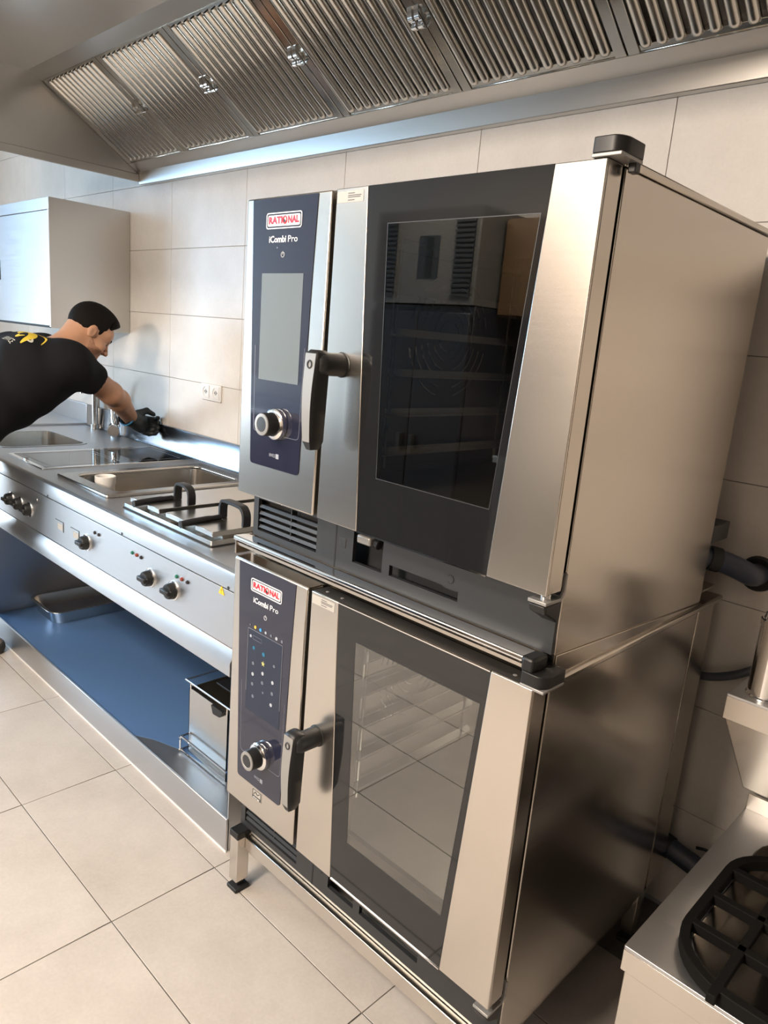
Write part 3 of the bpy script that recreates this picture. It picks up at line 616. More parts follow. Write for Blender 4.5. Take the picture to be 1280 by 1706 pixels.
# ceramic hob
t = T('ceramic_hob', 'flat black glass hob let into the worktop in front of the man', 'hob', (-1.79, .50, .85))
O('hob_frame', ring_prism(BM(), rrect(-1.985, -1.592, .155, .855, .006), rrect(-1.965, -1.612, .175, .835, .004), 2, .8503, .8535), 'chrome', t, 0.001)
O('hob_glass', prism(BM(), rrect(-1.9648, -1.6122, .1752, .8348, .004), 2, .8503, .8528), 'cer', t)
O('cooking_zone', ring_prism(BM(), rrect(-1.94, -1.64, .20, .495, .01), rrect(-1.938, -1.642, .202, .493, .009), 2, .8527, .8531), 'letter_dim', t)
O('cooking_zone', ring_prism(BM(), rrect(-1.94, -1.64, .515, .81, .01), rrect(-1.938, -1.642, .517, .808, .009), 2, .8527, .8531), 'letter_dim', t)
# sink
t = T('sink', 'rectangular steel sink bowl sunk in the worktop under the leaning man', 'sink', (-2.37, .39, .65))
O('bowl', pan_bm(SK[0]+.0005, SK[1]-.0005, SK[2]+.0005, SK[3]-.0005, .8515, .655, .055), 'basin', t, ang=50)
O('rim', ring_prism(BM(), rrect(SK[0]-.012, SK[1]+.012, SK[2]-.012, SK[3]+.012, .06), rrect(SK[0]+.002, SK[1]-.002, SK[2]+.002, SK[3]-.002, .052), 2, .8503, .8522), 'counter', t, 0.0008)
O('drain', lathe(BM(), (-2.37, .39, .6585), (0, 0, 1), [(0, .03), (.003, .028), (.0035, 0)], 20), 'chrome', t)

# fryer with two lids and two baskets
t = T('fryer', 'twin tank fryer rim set into the worktop beside the ovens', 'fryer', (-.605, .42, .85))
O('rim', ring_prism(BM(), rrect(-.876, -.336, .150, .700, .006), rrect(-.834, -.376, .201, .659, .015), 2, .8505, .868), 'basin', t, 0.0015)
O('tank', pan_bm(-.8335, -.3755, .2015, .6585, .860, .640, .02), 'basin', t); B('divider', (-.622, -.612, .206, .654, .66, .862), 'basin', t)
O('rim_gasket', ring_prism(BM(), rrect(-.880, -.332, .146, .704, .006), rrect(-.876, -.336, .150, .700, .005), 2, .8503, .853), 'gap', t)  # thin dark ring around the fryer rim
for nm, (x0, x1, nx0, nx1, ax0, ax1, hx) in (('left', (-.838, -.648, -.772, -.722, -.735, -.622, -.747)), ('right', (-.606, -.340, -.481, -.434, -.470, -.345, -.457))):
    if nm == 'left': ax0, ax1 = -.742, -.655
    l = T('tank_cover', ('narrow' if nm == 'left' else 'wide')+' steel fryer lid with black arched handle, '+('next to the water well' if nm == 'left' else 'nearest the ovens'), 'lid', ((x0+x1)/2, .40, .868), 'lids on the fryer')
    O('lid_plate', prism(BM(), [(x0, .155), (nx0, .155), (nx0, .262), (nx1, .262), (nx1, .155), (x1, .155), (x1, .66), (x0, .66)], 2, .8785, .894), 'basin', l, 0.0015)
    O('lid_lip', ring_prism(BM(), [(x0+.03, .21), (x1-.03, .21), (x1-.03, .63), (x0+.03, .63)], [(x0+.034, .214), (x1-.034, .214), (x1-.034, .626), (x0+.034, .626)], 2, .864, .879), 'basin', l)
    yh = .275
    pth = [(ax0, yh, .8945), (ax0, yh, .925), (ax0+.004, yh, .942), (ax0+.018, yh, .952), (ax1-.030, yh, .951), (ax1-.010, yh, .943), (ax1, yh, .925), (ax1, yh, .8945)]
    bm = BM(); R = []
    sp = smooth_path(pth, 4)
    for i, p in enumerate(sp):
        tg = (sp[min(i+1, len(sp)-1)]-sp[max(i-1, 0)]).normalized(); nn = Vector((0, 1, 0)); k = tg.cross(nn)
        R.append([bm.verts.new(p+nn*a+k*b) for a, b in ((-.014, -.005), (.014, -.005), (.014, .005), (-.014, .005))])
    for i in range(len(R)-1):
        for k in range(4): face(bm, [R[i][k], R[i][(k+1) % 4], R[i+1][(k+1) % 4], R[i+1][k]])
    face(bm, R[0]); face(bm, R[-1])
    O('lid_handle', bm, 'black', l, 0.002)
    b = T('fryer_basket', 'black handled wire fryer basket under the '+('narrow lid by the water well' if nm == 'left' else 'wide lid by the ovens'), 'basket', (hx, .35, .70), 'baskets in the fryer')
    bx0, bx1 = (-.815, -.66) if nm == 'left' else (-.590, -.40)
    bm = BM()
    for zz in (.70, .78, .855): tube(bm, [(bx0, .272, zz), (bx1, .272, zz), (bx1, .62, zz), (bx0, .62, zz)], .002, 6, closed=True)
    for k in range(6):
        xx = bx0+(bx1-bx0)*k/5; tube(bm, [(xx, .272, .855), (xx, .272, .70), (xx, .62, .70), (xx, .62, .855)], .0015, 5)
    O('wire_cage', bm, 'chrome', b)
    O('handle_wire', tube(BM(), [(hx, .274, .855), (hx, .268, .890), (hx, .250, .900), (hx, .150, .896)], .003, 8), 'chrome', b)
    O('basket_grip', tube(BM(), smooth_path([(hx, .258, .9005), (hx, .215, .8995), (hx, .16, .897), (hx, .125, .894), (hx, .118, .8935)], 4), [.009]*4+[.0105]*10+[.0115, .011, .006], 12), 'black', b)

# shallow pan on the bottom shelf
t = T('gastronorm_pan', 'shallow steel pan lying on the dark bottom shelf at its left end', 'pan', (-1.86, .45, .1062))
O('pan', pan_bm(-1.985, -1.715, .235, .76, .165, .1065, .05, taper=.012), 'basin', t, ang=50)
O('rim', ring_prism(BM(), rrect(-1.996, -1.703, .223, .772, .055), rrect(-1.983, -1.717, .237, .758, .048), 2, .1645, .1675), 'basin', t, 0.001)
# fryer container standing on the shelf, in its wire rack
t = T('oil_container', 'tall steel oil container with a black spout on the shelf beside the ovens', 'container', (-.38, .27, .1065))
cb = BM(); C0 = (-.482, -.262, .178, .40)
for b in ((C0[0], C0[1], C0[2], C0[2]+.003, .1085, .338), (C0[0], C0[1], C0[3]-.003, C0[3], .1085, .338), (C0[0], C0[0]+.003, C0[2], C0[3], .1085, .338), (C0[1]-.003, C0[1], C0[2], C0[3], .1085, .338), (C0[0], C0[1], C0[2], C0[3], .1065, .110)): box(cb, *b)
O('container_body', cb, 'basin', t)
O('spout', prism(BM(), rpoly([(-.342, .342), (-.278, .342), (-.290, .318), (-.330, .314)], .005, 3), 1, .168, .1775), 'black', t)
O('carry_wire', tube(BM(), [(-.50, .175, .358), (-.235, .175, .362), (-.235, .41, .362), (-.50, .41, .358)], .0035, 8, closed=True), 'chrome', t)
for xx, yy in ((-.47, .176), (-.265, .176), (-.47, .408), (-.265, .408)): O('wire_post', tube(BM(), [(xx, yy, .335), (xx, yy, .360)], .003, 6), 'chrome', t)
O('filter_insert', prism(BM(), [(-.44, .345), (-.30, .345), (-.30, .352), (-.44, .352)], 1, .25, .395), 'black', t, 0.002)
t = T('wire_rack', 'bent chrome wire rack around the foot of the oil container', 'rack', (-.38, .17, .1062))
fr = smooth_path([(-.235, .160, .163), (-.47, .160, .163), (-.497, .160, .158), (-.500, .160, .150), (-.500, .160, .122), (-.496, .160, .114), (-.47, .160, .1115), (-.235, .160, .1115)], 5)
O('wire_front', tube(BM(), fr, .0035, 8), 'chrome', t)
O('wire_side', tube(BM(), smooth_path([(-.498, .160, .158), (-.500, .18, .160), (-.500, .42, .160)], 4), .0035, 8), 'chrome', t)
O('wire_side', tube(BM(), smooth_path([(-.498, .160, .114), (-.500, .18, .112), (-.500, .42, .112)], 4), .0035, 8), 'chrome', t)

# taps
t = T('sink_column_tap', 'thick round steel water column with a slanting spout behind the sink', 'tap', (-2.62, .862, .85))
O('column', lathe(BM(), (-2.62, .845, .8505), (0, 0, 1), [(0, .030), (.028, .030), (.030, .0215), (.29, .0215), (.292, .019), (.294, 0)], 24), 'basin', t)
O('spout', tube(BM(), smooth_path([(-2.62, .838, 1.115), (-2.62, .80, 1.122), (-2.62, .70, 1.075+.02), (-2.62, .58, 1.05+.02), (-2.62, .50, 1.065), (-2.62, .47, 1.05), (-2.62, .462, 1.0)], 5), .0125, 14), 'chrome', t)
t = T('mixer_tap', 'chrome mixer tap with lever between the steel column and the gloved hand', 'tap', (-2.36, .80, .85))
X, Y = -2.34, .826
O('tap_body', lathe(BM(), (X, Y, .8505), (0, 0, 1), [(0, .027), (.006, .027), (.010, .0235), (.050, .0235), (.052, .026), (.105, .026), (.125, .022), (.150, .014), (.165, .013)], 24), 'chrome', t)
O('tap_collar', lathe(BM(), (X, Y, .990), (0, 0, 1), [(0, .017), (.004, .021), (.020, .021), (.024, .015)], 20), 'chrome', t)
O('tap_neck', tube(BM(), smooth_path([(X, Y, 1.01), (X, Y, 1.08), (X, Y-.03, 1.13), (X, Y-.10, 1.15), (X, Y-.17, 1.12), (X, Y-.18, 1.08)], 5), .010, 12), 'chrome', t)
O('control_head', lathe(BM(), (X+.01, Y-.012, .905), (.85, -.45, -.12), [(0, .026), (.015, .028), (.055, .028), (.060, .031), (.090, .031), (.094, .029), (.094, 0)], 28), 'chrome', t)
O('lever', tube(BM(), [(X+.05, Y-.03, .918), (X+.040, Y-.035, .96), (X+.020, Y-.03, 1.012)], [.008, .007, .0055], 10), 'chrome', t)

# wall cabinet
t = T('wall_cabinet', 'boxy stainless wall cabinet hanging above the sink', 'cabinet', (-2.65, .69, 1.40))
B('carcass', (-3.05, -2.302, .497, .886, 1.402, 1.992), 'side', t, 0.002)
B('side_cover', (-2.3015, -2.300, .484, .886, 1.398, 1.996), 'hood', t)
B('top_rail', (-3.05, -2.302, .482, .4965, 1.942, 1.995), 'counter', t, 0.001)
dd = B('sliding_door', (-3.05, -2.318, .484, .495, 1.408, 1.939), 'counter', t, 0.001); B('door_edge', (-2.3175, -2.3025, .4825, .4965, 1.402, 1.941), 'ivory', t)
B('door_handle', (-3.03, -2.97, .480, .484, 1.62, 1.72), 'anth', dd)
B('bottom_track', (-3.05, -2.32, .483, .4965, 1.398, 1.4075), 'gap', t)

# double socket outlet
t = T('socket_outlet', 'white double socket outlet on the tiled wall beside the ovens', 'socket', (-1.507, .887, 1.176))
O('cover_plate', prism(BM(), rrect(-1.589, -1.425, 1.138, 1.214, .006), 1, .879, .8875), 'white', t, 0.002)
for x in (-1.548, -1.466):
    s = O('socket', ring_prism(BM(), rrect(x-.030, x+.030, 1.148, 1.206, .004), [(x+.0215*math.cos(a), 1.177+.0215*math.sin(a)) for a in [-PI/2+PI/8*0+k*2*PI/24 for k in range(24)]], 1, .8765, .8795), 'white', t)
    O('socket_well', lathe(BM(), (x, .8795, 1.177), (0, -1, 0), [(0, .0215), (.0004, .021), (.0006, 0)], 24), 'hole', s)
    for e in (-.009, .009): O('contact_hole', lathe(BM(), (x+e, .8790, 1.177), (0, -1, 0), [(0, .0028), (.0006, .0026), (.0008, 0)], 10), 'ink', s)

# ------------------------------------------------------------------ extractor hood
HX0, HX1, HYF = -2.16, 2.0, -.42
t = T('extractor_hood', 'long stainless extractor hood above the counter and the ovens', 'hood', (0, .4, 2.128))
B('end_panel', (HX0-.004, HX0, HYF, .886, 2.128, 2.60), 'hood', t)
B('end_panel', (HX1, HX1+.004, HYF, .886, 2.128, 2.60), 'hood', t)
B('front_panel', (HX0, HX1, HYF-.004, HYF, 2.128, 2.60), 'hood', t)
O('end_rim', prism(BM(), [(HX0, 2.120), (HX0+.012, 2.120), (HX0+.012, 2.154), (HX0, 2.158)], 1, HYF, .855), 'hood', t, 0.001)
O('front_rim', prism(BM(), [(HYF, 2.120), (HYF+.05, 2.120), (HYF+.05, 2.154), (HYF+.046, 2.154), (HYF+.046, 2.124), (HYF, 2.124)], 0, HX0, HX1), 'hood', t, 0.001)
O('rear_gutter', prism(BM(), [(.886, 2.109), (.862, 2.109), (.860, 2.111), (.852, 2.165), (.803, 2.191), (.804, 2.195), (.858, 2.169), (.886, 2.170)], 0, HX0+.004, HX1), 'hood', t, ang=20)
B('plenum_ceiling', (HX0, HX1, HYF, .36, 2.466, 2.472), 'hood', t)
FA_, FB_ = Vector((0, .81, 2.195)), Vector((0, .416, 2.444)); FD = (FB_-FA_).normalized(); FN = Vector((0, -FD.z, FD.y)); FN = FN if FN.z < 0 else -FN   # FN faces the room
def fpt(x, u, n): return Vector((x, 0, 0))+FA_+FD*u+FN*n
def fbox(bm, x0, x1, u0, u1, n0, n1):
    v = [bm.verts.new(fpt(x, u, n)) for x in (x0, x1) for u in (u0, u1) for n in (n0, n1)]
    for q in ((0, 1, 3, 2), (4, 6, 7, 5), (0, 4, 5, 1), (2, 3, 7, 6), (0, 2, 6, 4), (1, 5, 7, 3)): face(bm, [v[i] for i in q])
bm = BM(); prism(bm, [(.420, 2.441), (.350, 2.466), (.350, 2.472), (.424, 2.446)], 0, HX0, HX1); O('filter_top_strip', bm, 'hood', t)
bm = BM(); fbox(bm, HX0, HX1, -.03, .50, -.075, -.07); O('plenum_back', bm, 'shelf', t)
nb = 11; fw_, pitch = .508, .5125
ord_ = ['leftmost', 'second from the left', 'third from the left', 'fourth from the left', 'fifth from the left', 'sixth from the left', 'seventh from the left', 'rightmost']
protof = None
for i in range(8):
    x0 = HX0+.004+i*pitch
    if protof is None:
        f = T('grease_filter', '', 'filter', fpt(x0, 0, 0)); protof = f
        bm = BM()
        fbox(bm, x0, x0+.030, 0, .468, -.003, .006); fbox(bm, x0+fw_-.030, x0+fw_, 0, .468, -.003, .006)
        fbox(bm, x0+.030, x0+fw_-.030, 0, .022, -.004, .002); fbox(bm, x0+.030, x0+fw_-.030, .450, .468, -.004, .002)
        fbox(bm, x0, x0+fw_, 0, .006, -.045, .004); fbox(bm, x0, x0+fw_, .462, .468, -.045, .004)
        O('frame', bm, 'filt', f, 0.001, seg=1)
        bm = BM(); fbox(bm, x0+.004, x0+fw_-.004, .006, .462, -.046, -.043); O('back_plate', bm, 'shelf', f)
        bp = (fw_-.060)/nb
        for k in range(nb):
            # rounded baffle bar facing the room, its lower end closed by a rounded cup
            cx = x0+.030+bp*(k+.5); r = bp*.37; bm = BM(); R = []
            for u, s in ((.014, .35), (.017, .75), (.022, .95), (.030, 1), (.24, 1), (.445, 1), (.456, .8)):
                R.append([bm.verts.new(fpt(cx+r*s*math.cos(a), u, .004+r*.95*s*math.sin(a)-.004)) for a in [PI*q/10 for q in range(11)]])
            for a_ in range(len(R)-1):
                for q in range(10): face(bm, [R[a_][q], R[a_][q+1], R[a_+1][q+1], R[a_+1][q]])
            O('baffle', bm, 'filt', f, ang=80)
        # spring latch on the right edge
        lx = x0+fw_-.004
        for dx in (-.012, .012):
            pr = [(.215, .006), (.218, .020), (.232, .030), (.240, .020), (.252, .026), (.264, .018), (.275, .006)]
            bm = BM(); q1 = smooth_path([fpt(lx+dx, u, n) for u, n in pr], 4); R = [[bm.verts.new(p+Vector((s, 0, 0))+FN*e) for s, e in ((-.008, 0), (.008, 0), (.008, .002), (-.008, .002))] for p in q1]
            for a_ in range(len(R)-1):
                for q in range(4): face(bm, [R[a_][q], R[a_][(q+1) % 4], R[a_+1][(q+1) % 4], R[a_+1][q]])
            face(bm, R[0]); face(bm, R[-1]); O('latch', bm, 'chrome', f)
    else:
        f = protof.copy(); COL.objects.link(f); f.location = fpt(x0, 0, 0)
        for ch in protof.children:
            c_ = ch.copy(); COL.objects.link(c_); c_.parent = f
    tag(f, 'polished baffle grease filter of the hood, %s' % ord_[i], 'filter', 'grease filters in the hood')

# ------------------------------------------------------------------ drain pipes and hose
t = T('drain_pipe', 'dark grey plastic drain pipe elbow from the upper oven into the wall', 'pipe', (.86, .80, 1.02))
O('pipe', tube(BM(), [(.79, .735, 1.045), (.845, .775, 1.036)], .025, 20), 'pipe', t)
O('pipe', tube(BM(), smooth_path([(.838, .770, 1.037), (.862, .788, 1.030), (.884, .806, 1.020), (.902, .828, 1.008), (.906, .852, 1.002), (.906, .884, 1.0)], 6), .0265, 20), 'pipe', t)
O('sleeve', tube(BM(), [(.826, .7625, 1.039), (.846, .7775, 1.035)], .0295, 20), 'rubber', t)
O('wall_rosette', lathe(BM(), (.906, .887, 1.0), (0, -1, 0), [(0, .044), (.006, .043), (.008, .038), (.006, .031)], 28), 'rubber', t)
B('rear_bracket', (.76, .845, .70, .79, .968, .9725), 'side', tag(T('pipe_bracket', 'small steel bracket plate under the upper drain pipe', 'bracket', (.80, .74, .95))))
t = T('water_hose', 'dark grey water hose sagging along the wall behind the ovens', 'hose', (.88, .85, .74))
O('hose', tube(BM(), smooth_path([(.74, .855, .716), (.80, .856, .708), (.85, .858, .714), (.90, .862, .736), (.935, .866, .76), (.962, .870, .782)], 5), .0105, 12), 'hose', t)
t = T('floor_drain_pipe', 'dark blue drain pipe running low along the wall behind the gas stove', 'pipe', (.86, .83, .2))
O('pipe', tube(BM(), smooth_path([(.75, .845, .25), (.81, .845, .222), (.87, .840, .212), (.96, .838, .196), (1.02, .838, .185)], 5), .0275, 18), 'pipe', t)
O('sleeve', tube(BM(), [(.818, .8445, .220), (.846, .8425, .215)], .031, 18), 'rubber', t)
O('cable', tube(BM(), smooth_path([(.90, .87, .236), (.93, .868, .245), (.965, .868, .238), (1.0, .868, .215)], 5), .004, 8), 'rubber', t)

# ------------------------------------------------------------------ low gas stove, grate, wash basin
t = T('gas_stove', 'low stainless stockpot stove on the right with a sloping front', 'stove', (1.35, .53, 0))
SX, SY = .997, .204
O('stove_top', ring_prism(BM(), rrect(SX, 1.70, SY, .850, .002), rrect(SX+.0745, 1.6005, SY+.0445, .8005, .11), 2, .412, .420), 'counter', t, 0.001)
O('spill_tray', pan_bm(SX+.0755, 1.5995, SY+.0455, .7995, .4195, .395, .10, taper=.02), 'basin', t, ang=50)
B('front_apron', (SX, 1.70, SY, SY+.008, .367, .412), 'front', t, 0.001); B('side_apron', (SX, SX+.004, SY+.008, .85, .367, .412), 'side', t)
B('body', (SX+.006, 1.69, SY+.006, .84, .06, .366), 'front', t, 0.002); B('upstand', (SX, 1.70, .850, .858, .40, .462), 'front', t, 0.001)
for x, y in ((1.05, .27), (1.64, .27), (1.05, .79), (1.64, .79)): B('foot', (x-.02, x+.02, y-.02, y+.02, .0005, .06), 'rubber', t)
O('burner', lathe(BM(), (1.27, .44, .3985), (0, 0, 1), [(0, .085), (.014, .085), (.018, .075), (.024, .070), (.026, .03), (.026, 0)], 32), 'iron', t)
g = T('pan_grate', 'black cast iron pan grate with rounded corners on the low stove', 'grate', (1.26, .44, .42))
ro = rrect(1.062, 1.470, .212, .672, .125, 10)
O('grate_ring', sweep(BM(), [(x, y, .4425) for x, y in ro], [(-.008, -.0215), (.008, -.0215), (.009, .006), (-.009, .006)], closed=True), 'iron', g, 0.002)
for y in (.335, .442, .551): O('grate_bar', box(BM(), 1.068, 1.466, y-.009, y+.009, .428, .4495), 'iron', g, 0.002)
for x in (1.158, 1.375): O('grate_bar', box(BM(), x-.008, x+.008, .186, .695, .431, .4495), 'iron', g, 0.002)
t = T('wash_basin', 'tapered stainless wash basin on the wall above the gas stove', 'basin', (1.2, .75, .6))
bo = [(.972, .600), (1.42, .600), (1.42, .885), (.972, .885)]
O('basin_top', ring_prism(BM(), bo, [(1.12, .66), (1.38, .66), (1.38, .84), (1.12, .84)], 2, .794, .800), 'counter', t, 0.001)
O('basin_band', ring_prism(BM(), bo, [(.974, .602), (1.418, .602), (1.418, .883), (.974, .883)], 2, .742, .795), 'front', t, 0.0008)
bm = BM(); lo = [(1.030, .64), (1.36, .64), (1.36, .884), (1.030, .884)]; hi = [(.975, .604), (1.417, .604), (1.417, .884), (.975, .884)]
A = [bm.verts.new((*p, .585)) for p in lo]; B_ = [bm.verts.new((*p, .743)) for p in hi]
for k in range(4): face(bm, [A[k], A[(k+1) % 4], B_[(k+1) % 4], B_[k]])
face(bm, A[::-1]); face(bm, B_); O('basin_body', bm, 'side', t, 0.002)
O('bowl', pan_bm(1.121, 1.379, .661, .839, .797, .75, .03), 'basin', t, ang=50)
t = T('chrome_canister', 'upright shiny chrome canister on the corner of the wash basin', 'canister', (1.031, .655, .80))
O('canister_body', lathe(BM(), (1.031, .655, .8005), (0, 0, 1), [(0, .040), (.004, .040), (.006, .037), (.160, .037), (.161, .0385), (.172, .0385), (.174, .036)], 40), 'chrome', t)
O('canister_cap', lathe(BM(), (1.031, .655, .9745), (0, 0, 1), [(0, .033), (.010, .031), (.014, .024), (.015, 0)], 32), 'chrome', t)

# ------------------------------------------------------------------ across the room: what the oven windows mirror
t = T('tall_fridge', 'tall dark refrigerator with a grey louvred top unit across the room', 'refrigerator', (-1.55, -2.65, 0))
B('cabinet', (-2.05, -1.24, -2.99, -2.42, .05, 1.70), 'navy', t, 0.004); B('top_unit', (-2.05, -1.24, -2.99, -2.40, 1.705, 2.24), 'fridge', t, 0.003)
for x in (-2.02, -1.42):
    v = B('louvre_panel', (x, x+.16, -2.402, -2.397, 1.74, 2.20), 'fridge', t)
    for k in range(16): O('slat', prism(BM(), [(-2.397, 1.755+k*.027), (-2.385, 1.750+k*.027), (-2.385, 1.762+k*.027), (-2.397, 1.770+k*.027)], 0, x+.01, x+.15), 'anth', v)
B('display', (-1.69, -1.53, -2.402, -2.397, 1.85, 2.09), 'anth', t); B('display_glass', (-1.63, -1.58, -2.399, -2.395, 1.86, 2.08), 'black', t)
for x in (-2.04, -1.64):
    dd = B('door', (x, x+.39, -2.42, -2.39, .10, 1.66), 'navy', t, 0.004); B('door_handle', (x+.33 if x < -2 else x+.03, x+.36 if x < -2 else x+.06, -2.39, -2.36, .8, .92), 'anth', dd, 0.004)
for x in (-2.0, -1.30): B('foot', (x-.03, x+.03, -2.9, -2.84, .0005, .05), 'rubber', t)
t = T('wooden_cupboard', 'brown wooden cupboard hanging on the wall across the room', 'cupboard', (-.7, -2.85, 1.5))
B('carcass', (-1.22, -.52, -2.998, -2.62, 1.66, 2.2), 'wood', t, 0.003)
for x in (-1.215, -.865): B('door', (x, x+.34, -2.62, -2.60, 1.67, 2.19), 'wood', t, 0.002)
t = T('work_table', 'dark steel work table against the wall across the room', 'table', (.4, -2.65, 0))
B('table_top', (-.95, 1.5, -2.99, -2.35, .86, .90), 'side', t, 0.003); B('lower_shelf', (-.9, 1.45, -2.97, -2.38, .22, .24), 'shelf', t)
for x, y in ((-.92, -2.40), (1.46, -2.40), (-.92, -2.95), (1.46, -2.95)): B('leg', (x-.02, x+.02, y-.02, y+.02, .0005, .86), 'side', t)

t = T('added_counter', 'added dark low cupboard, unseen, with steel top and pale splashback for reflections', 'cupboard', (-3.4, -2.65, 0))  # added out of view to darken reflections; pale top gives a bright band
B('carcass', (-4.55, -2.15, -2.98, -2.34, .06, .86), 'navy', t, 0.003); B('counter_top', (-4.57, -2.13, -2.99, -2.31, .861, .895), 'counter', t, 0.003); B('splashback', (-4.57, -2.13, -2.998, -2.985, .895, 1.06), 'white', t)
for k in range(4): B('door', (-4.54+k*.60, -3.95+k*.60, -2.339, -2.32, .10, .84), 'navy', t, 0.002)
B('plinth', (-4.5, -2.2, -2.95, -2.40, .0005, .059), 'rubber', t)
# ------------------------------------------------------------------ the man
def surfnet(fn, lo, hi, h, chunk=24):
    nx, ny, nz = [int(math.ceil((hi[i]-lo[i])/h))+1 for i in range(3)]
    X = lo[0]+h*np.arange(nx); Y = lo[1]+h*np.arange(ny); Z = lo[2]+h*np.arange(nz)
    F = np.empty((nx, ny, nz), np.float32)
    for a in range(0, nx, chunk):
        g = np.stack(np.meshgrid(X[a:a+chunk], Y, Z, indexing='ij'), -1).astype(np.float32); F[a:a+chunk] = fn(g)
    s = F < 0
    acc = np.zeros((nx-1, ny-1, nz-1, 3), np.float32); cnt = np.zeros((nx-1, ny-1, nz-1), np.float32)
    cs = [(i, j, k) for i in (0, 1) for j in (0, 1) for k in (0, 1)]
    def sub(A, c): return A[c[0]:nx-1+c[0], c[1]:ny-1+c[1], c[2]:nz-1+c[2]]
    for p in cs:
        for ax in range(3):
            if p[ax]: continue
            q = list(p); q[ax] = 1
            a, b = sub(F, p), sub(F, q); m = sub(s, p) != sub(s, q)
            tt = np.where(m, a/np.where(m, a-b, 1), 0)
            for k in range(3):
                acc[..., k] += np.where(m, p[k]+(tt if k == ax else 0), 0)
            cnt += m
    on = cnt > 0; idx = -np.ones(on.shape, np.int64); idx[on] = np.arange(on.sum())
    g = np.stack(np.nonzero(on), -1); V = np.array(lo)+h*(g+acc[on]/cnt[on][:, None])
    Q = []
    for ax in range(3):
        o1, o2 = [(1, 2), (2, 0), (0, 1)][ax]
        sl = [slice(0, n) for n in F.shape]; sl2 = list(sl); sl[ax] = slice(0, F.shape[ax]-1); sl2[ax] = slice(1, F.shape[ax])
        a, b = s[tuple(sl)], s[tuple(sl2)]; e = np.stack(np.nonzero(a != b), -1)
        ok = (e[:, o1] > 0) & (e[:, o2] > 0) & (e[:, o1] < F.shape[o1]-1) & (e[:, o2] < F.shape[o2]-1); e = e[ok]
        def at(d1, d2):
            w_ = e.copy(); w_[:, o1] -= d1; w_[:, o2] -= d2; return idx[w_[:, 0], w_[:, 1], w_[:, 2]]
        q = np.stack([at(1, 1), at(0, 1), at(0, 0), at(1, 0)], -1); fl = ~a[e[:, 0], e[:, 1], e[:, 2]]; q[fl] = q[fl][:, ::-1]; Q.append(q)
    return V, np.concatenate(Q)
def net_obj(name, fn, lo, hi, h, mat, parent, smooth_it=2):
    V, Q = surfnet(fn, lo, hi, h)
    me = bpy.data.meshes.new(name); org = np.array(wloc(parent)) if parent is not None else np.zeros(3)
    me.from_pydata((V-org).tolist(), [], Q.tolist()); me.update()
    bm = BM(); bm.from_mesh(me)
    for _ in range(smooth_it): bmesh.ops.smooth_vert(bm, verts=bm.verts, factor=.5, use_axis_x=True, use_axis_y=True, use_axis_z=True)
    bmesh.ops.recalc_face_normals(bm, faces=bm.faces); bm.to_mesh(me); bm.free(); me.shade_smooth()
    me.materials.append(M[mat]); o = bpy.data.objects.new(name, me); COL.objects.link(o)
    if parent is not None: o.parent = parent
    return o
A3 = lambda *v: np.array(v, np.float32)
def smin(a, b, k): h = np.clip(.5+.5*(b-a)/k, 0, 1); return b+(a-b)*h-k*h*(1-h)
def smax(a, b, k): return -smin(-a, -b, k)
def cap(p, a, b, ra, rb=None):
    rb = ra if rb is None else rb; a, b = A3(*a), A3(*b); ab = b-a; tt = np.clip(((p-a)@ab)/(ab@ab), 0, 1)
    return np.linalg.norm(p-a-tt[..., None]*ab, axis=-1)-(ra+(rb-ra)*tt)
def ell(p, c, r):
    q = (p-A3(*c))/A3(*r); k = np.linalg.norm(q, axis=-1); return (k-1)*min(r)
def ellr(p, c, r, R):
    q = ((p-A3(*c))@R)/A3(*r); k = np.linalg.norm(q, axis=-1); return (k-1)*min(r)
HC = A3(-1.850, .462, 1.400)
hu = A3(.0, .62, .785); hf = A3(0, .785, -.62); hs = A3(1, 0, 0)      # head: up, forward, right (towards the ovens)
# small turn of the face towards the ovens' side
ca, sa = math.cos(.10), math.sin(.10); hf, hs = hf*ca+hs*sa, hs*ca-hf*sa
HR = np.stack([hs, hf, hu], 1).astype(np.float32)
def head(p):
    q = (p-HC)@HR
    d = ell(q, (0, -.006, .034), (.074, .096, .090))
    d = smin(d, ell(q, (0, .040, -.040), (.056, .052, .066)), .035)      # face and jaw
    d = smin(d, ell(q, (0, .070, -.086), (.030, .026, .024)), .025)      # chin
    d = smin(d, ell(q, (0, .066, .040), (.060, .030, .032)), .02)        # forehead
    for sx in (-1, 1):
        d = smin(d, cap(q, (sx*.012, .092, .022), (sx*.042, .080, .020), .008, .007), .012)   # brow
        d = smax(d, -ell(q, (sx*.032, .098, .004), (.019, .017, .013)), .012)                   # eye socket
        d = smin(d, ell(q, (sx*.040, .066, -.026), (.022, .022, .020)), .02)                    # cheek
        d = smin(d, ell(q, (sx*.031, .077, .004), (.013, .010, .008)), .006)                    # lids
    d = smin(d, cap(q, (0, .094, .012), (0, .118, -.026), .0075, .0105), .012)                  # nose
    for sx in (-1, 1): d = smin(d, ell(q, (sx*.011, .106, -.031), (.0085, .011, .0075)), .006)
    d = smin(d, cap(q, (-.019, .090, -.054), (.019, .090, -.054), .0070), .008)                 # upper lip
    d = smin(d, cap(q, (-.016, .089, -.066), (.016, .089, -.066), .0072), .008)                 # lower lip
    d = smax(d, -cap(q, (-.022, .101, -.060), (.022, .101, -.060), .0025), .004)
    for sx in (-1, 1):
        e = ell(q, (sx*.077, -.006, -.004), (.010, .018, .029))
        e = smax(e, -ell(q, (sx*.088, -.001, -.001), (.009, .0105, .018)), .004); d = smin(d, e, .007)
    return d
SHR, SHL = (-1.675, .315, 1.275), (-2.040, .325, 1.285)
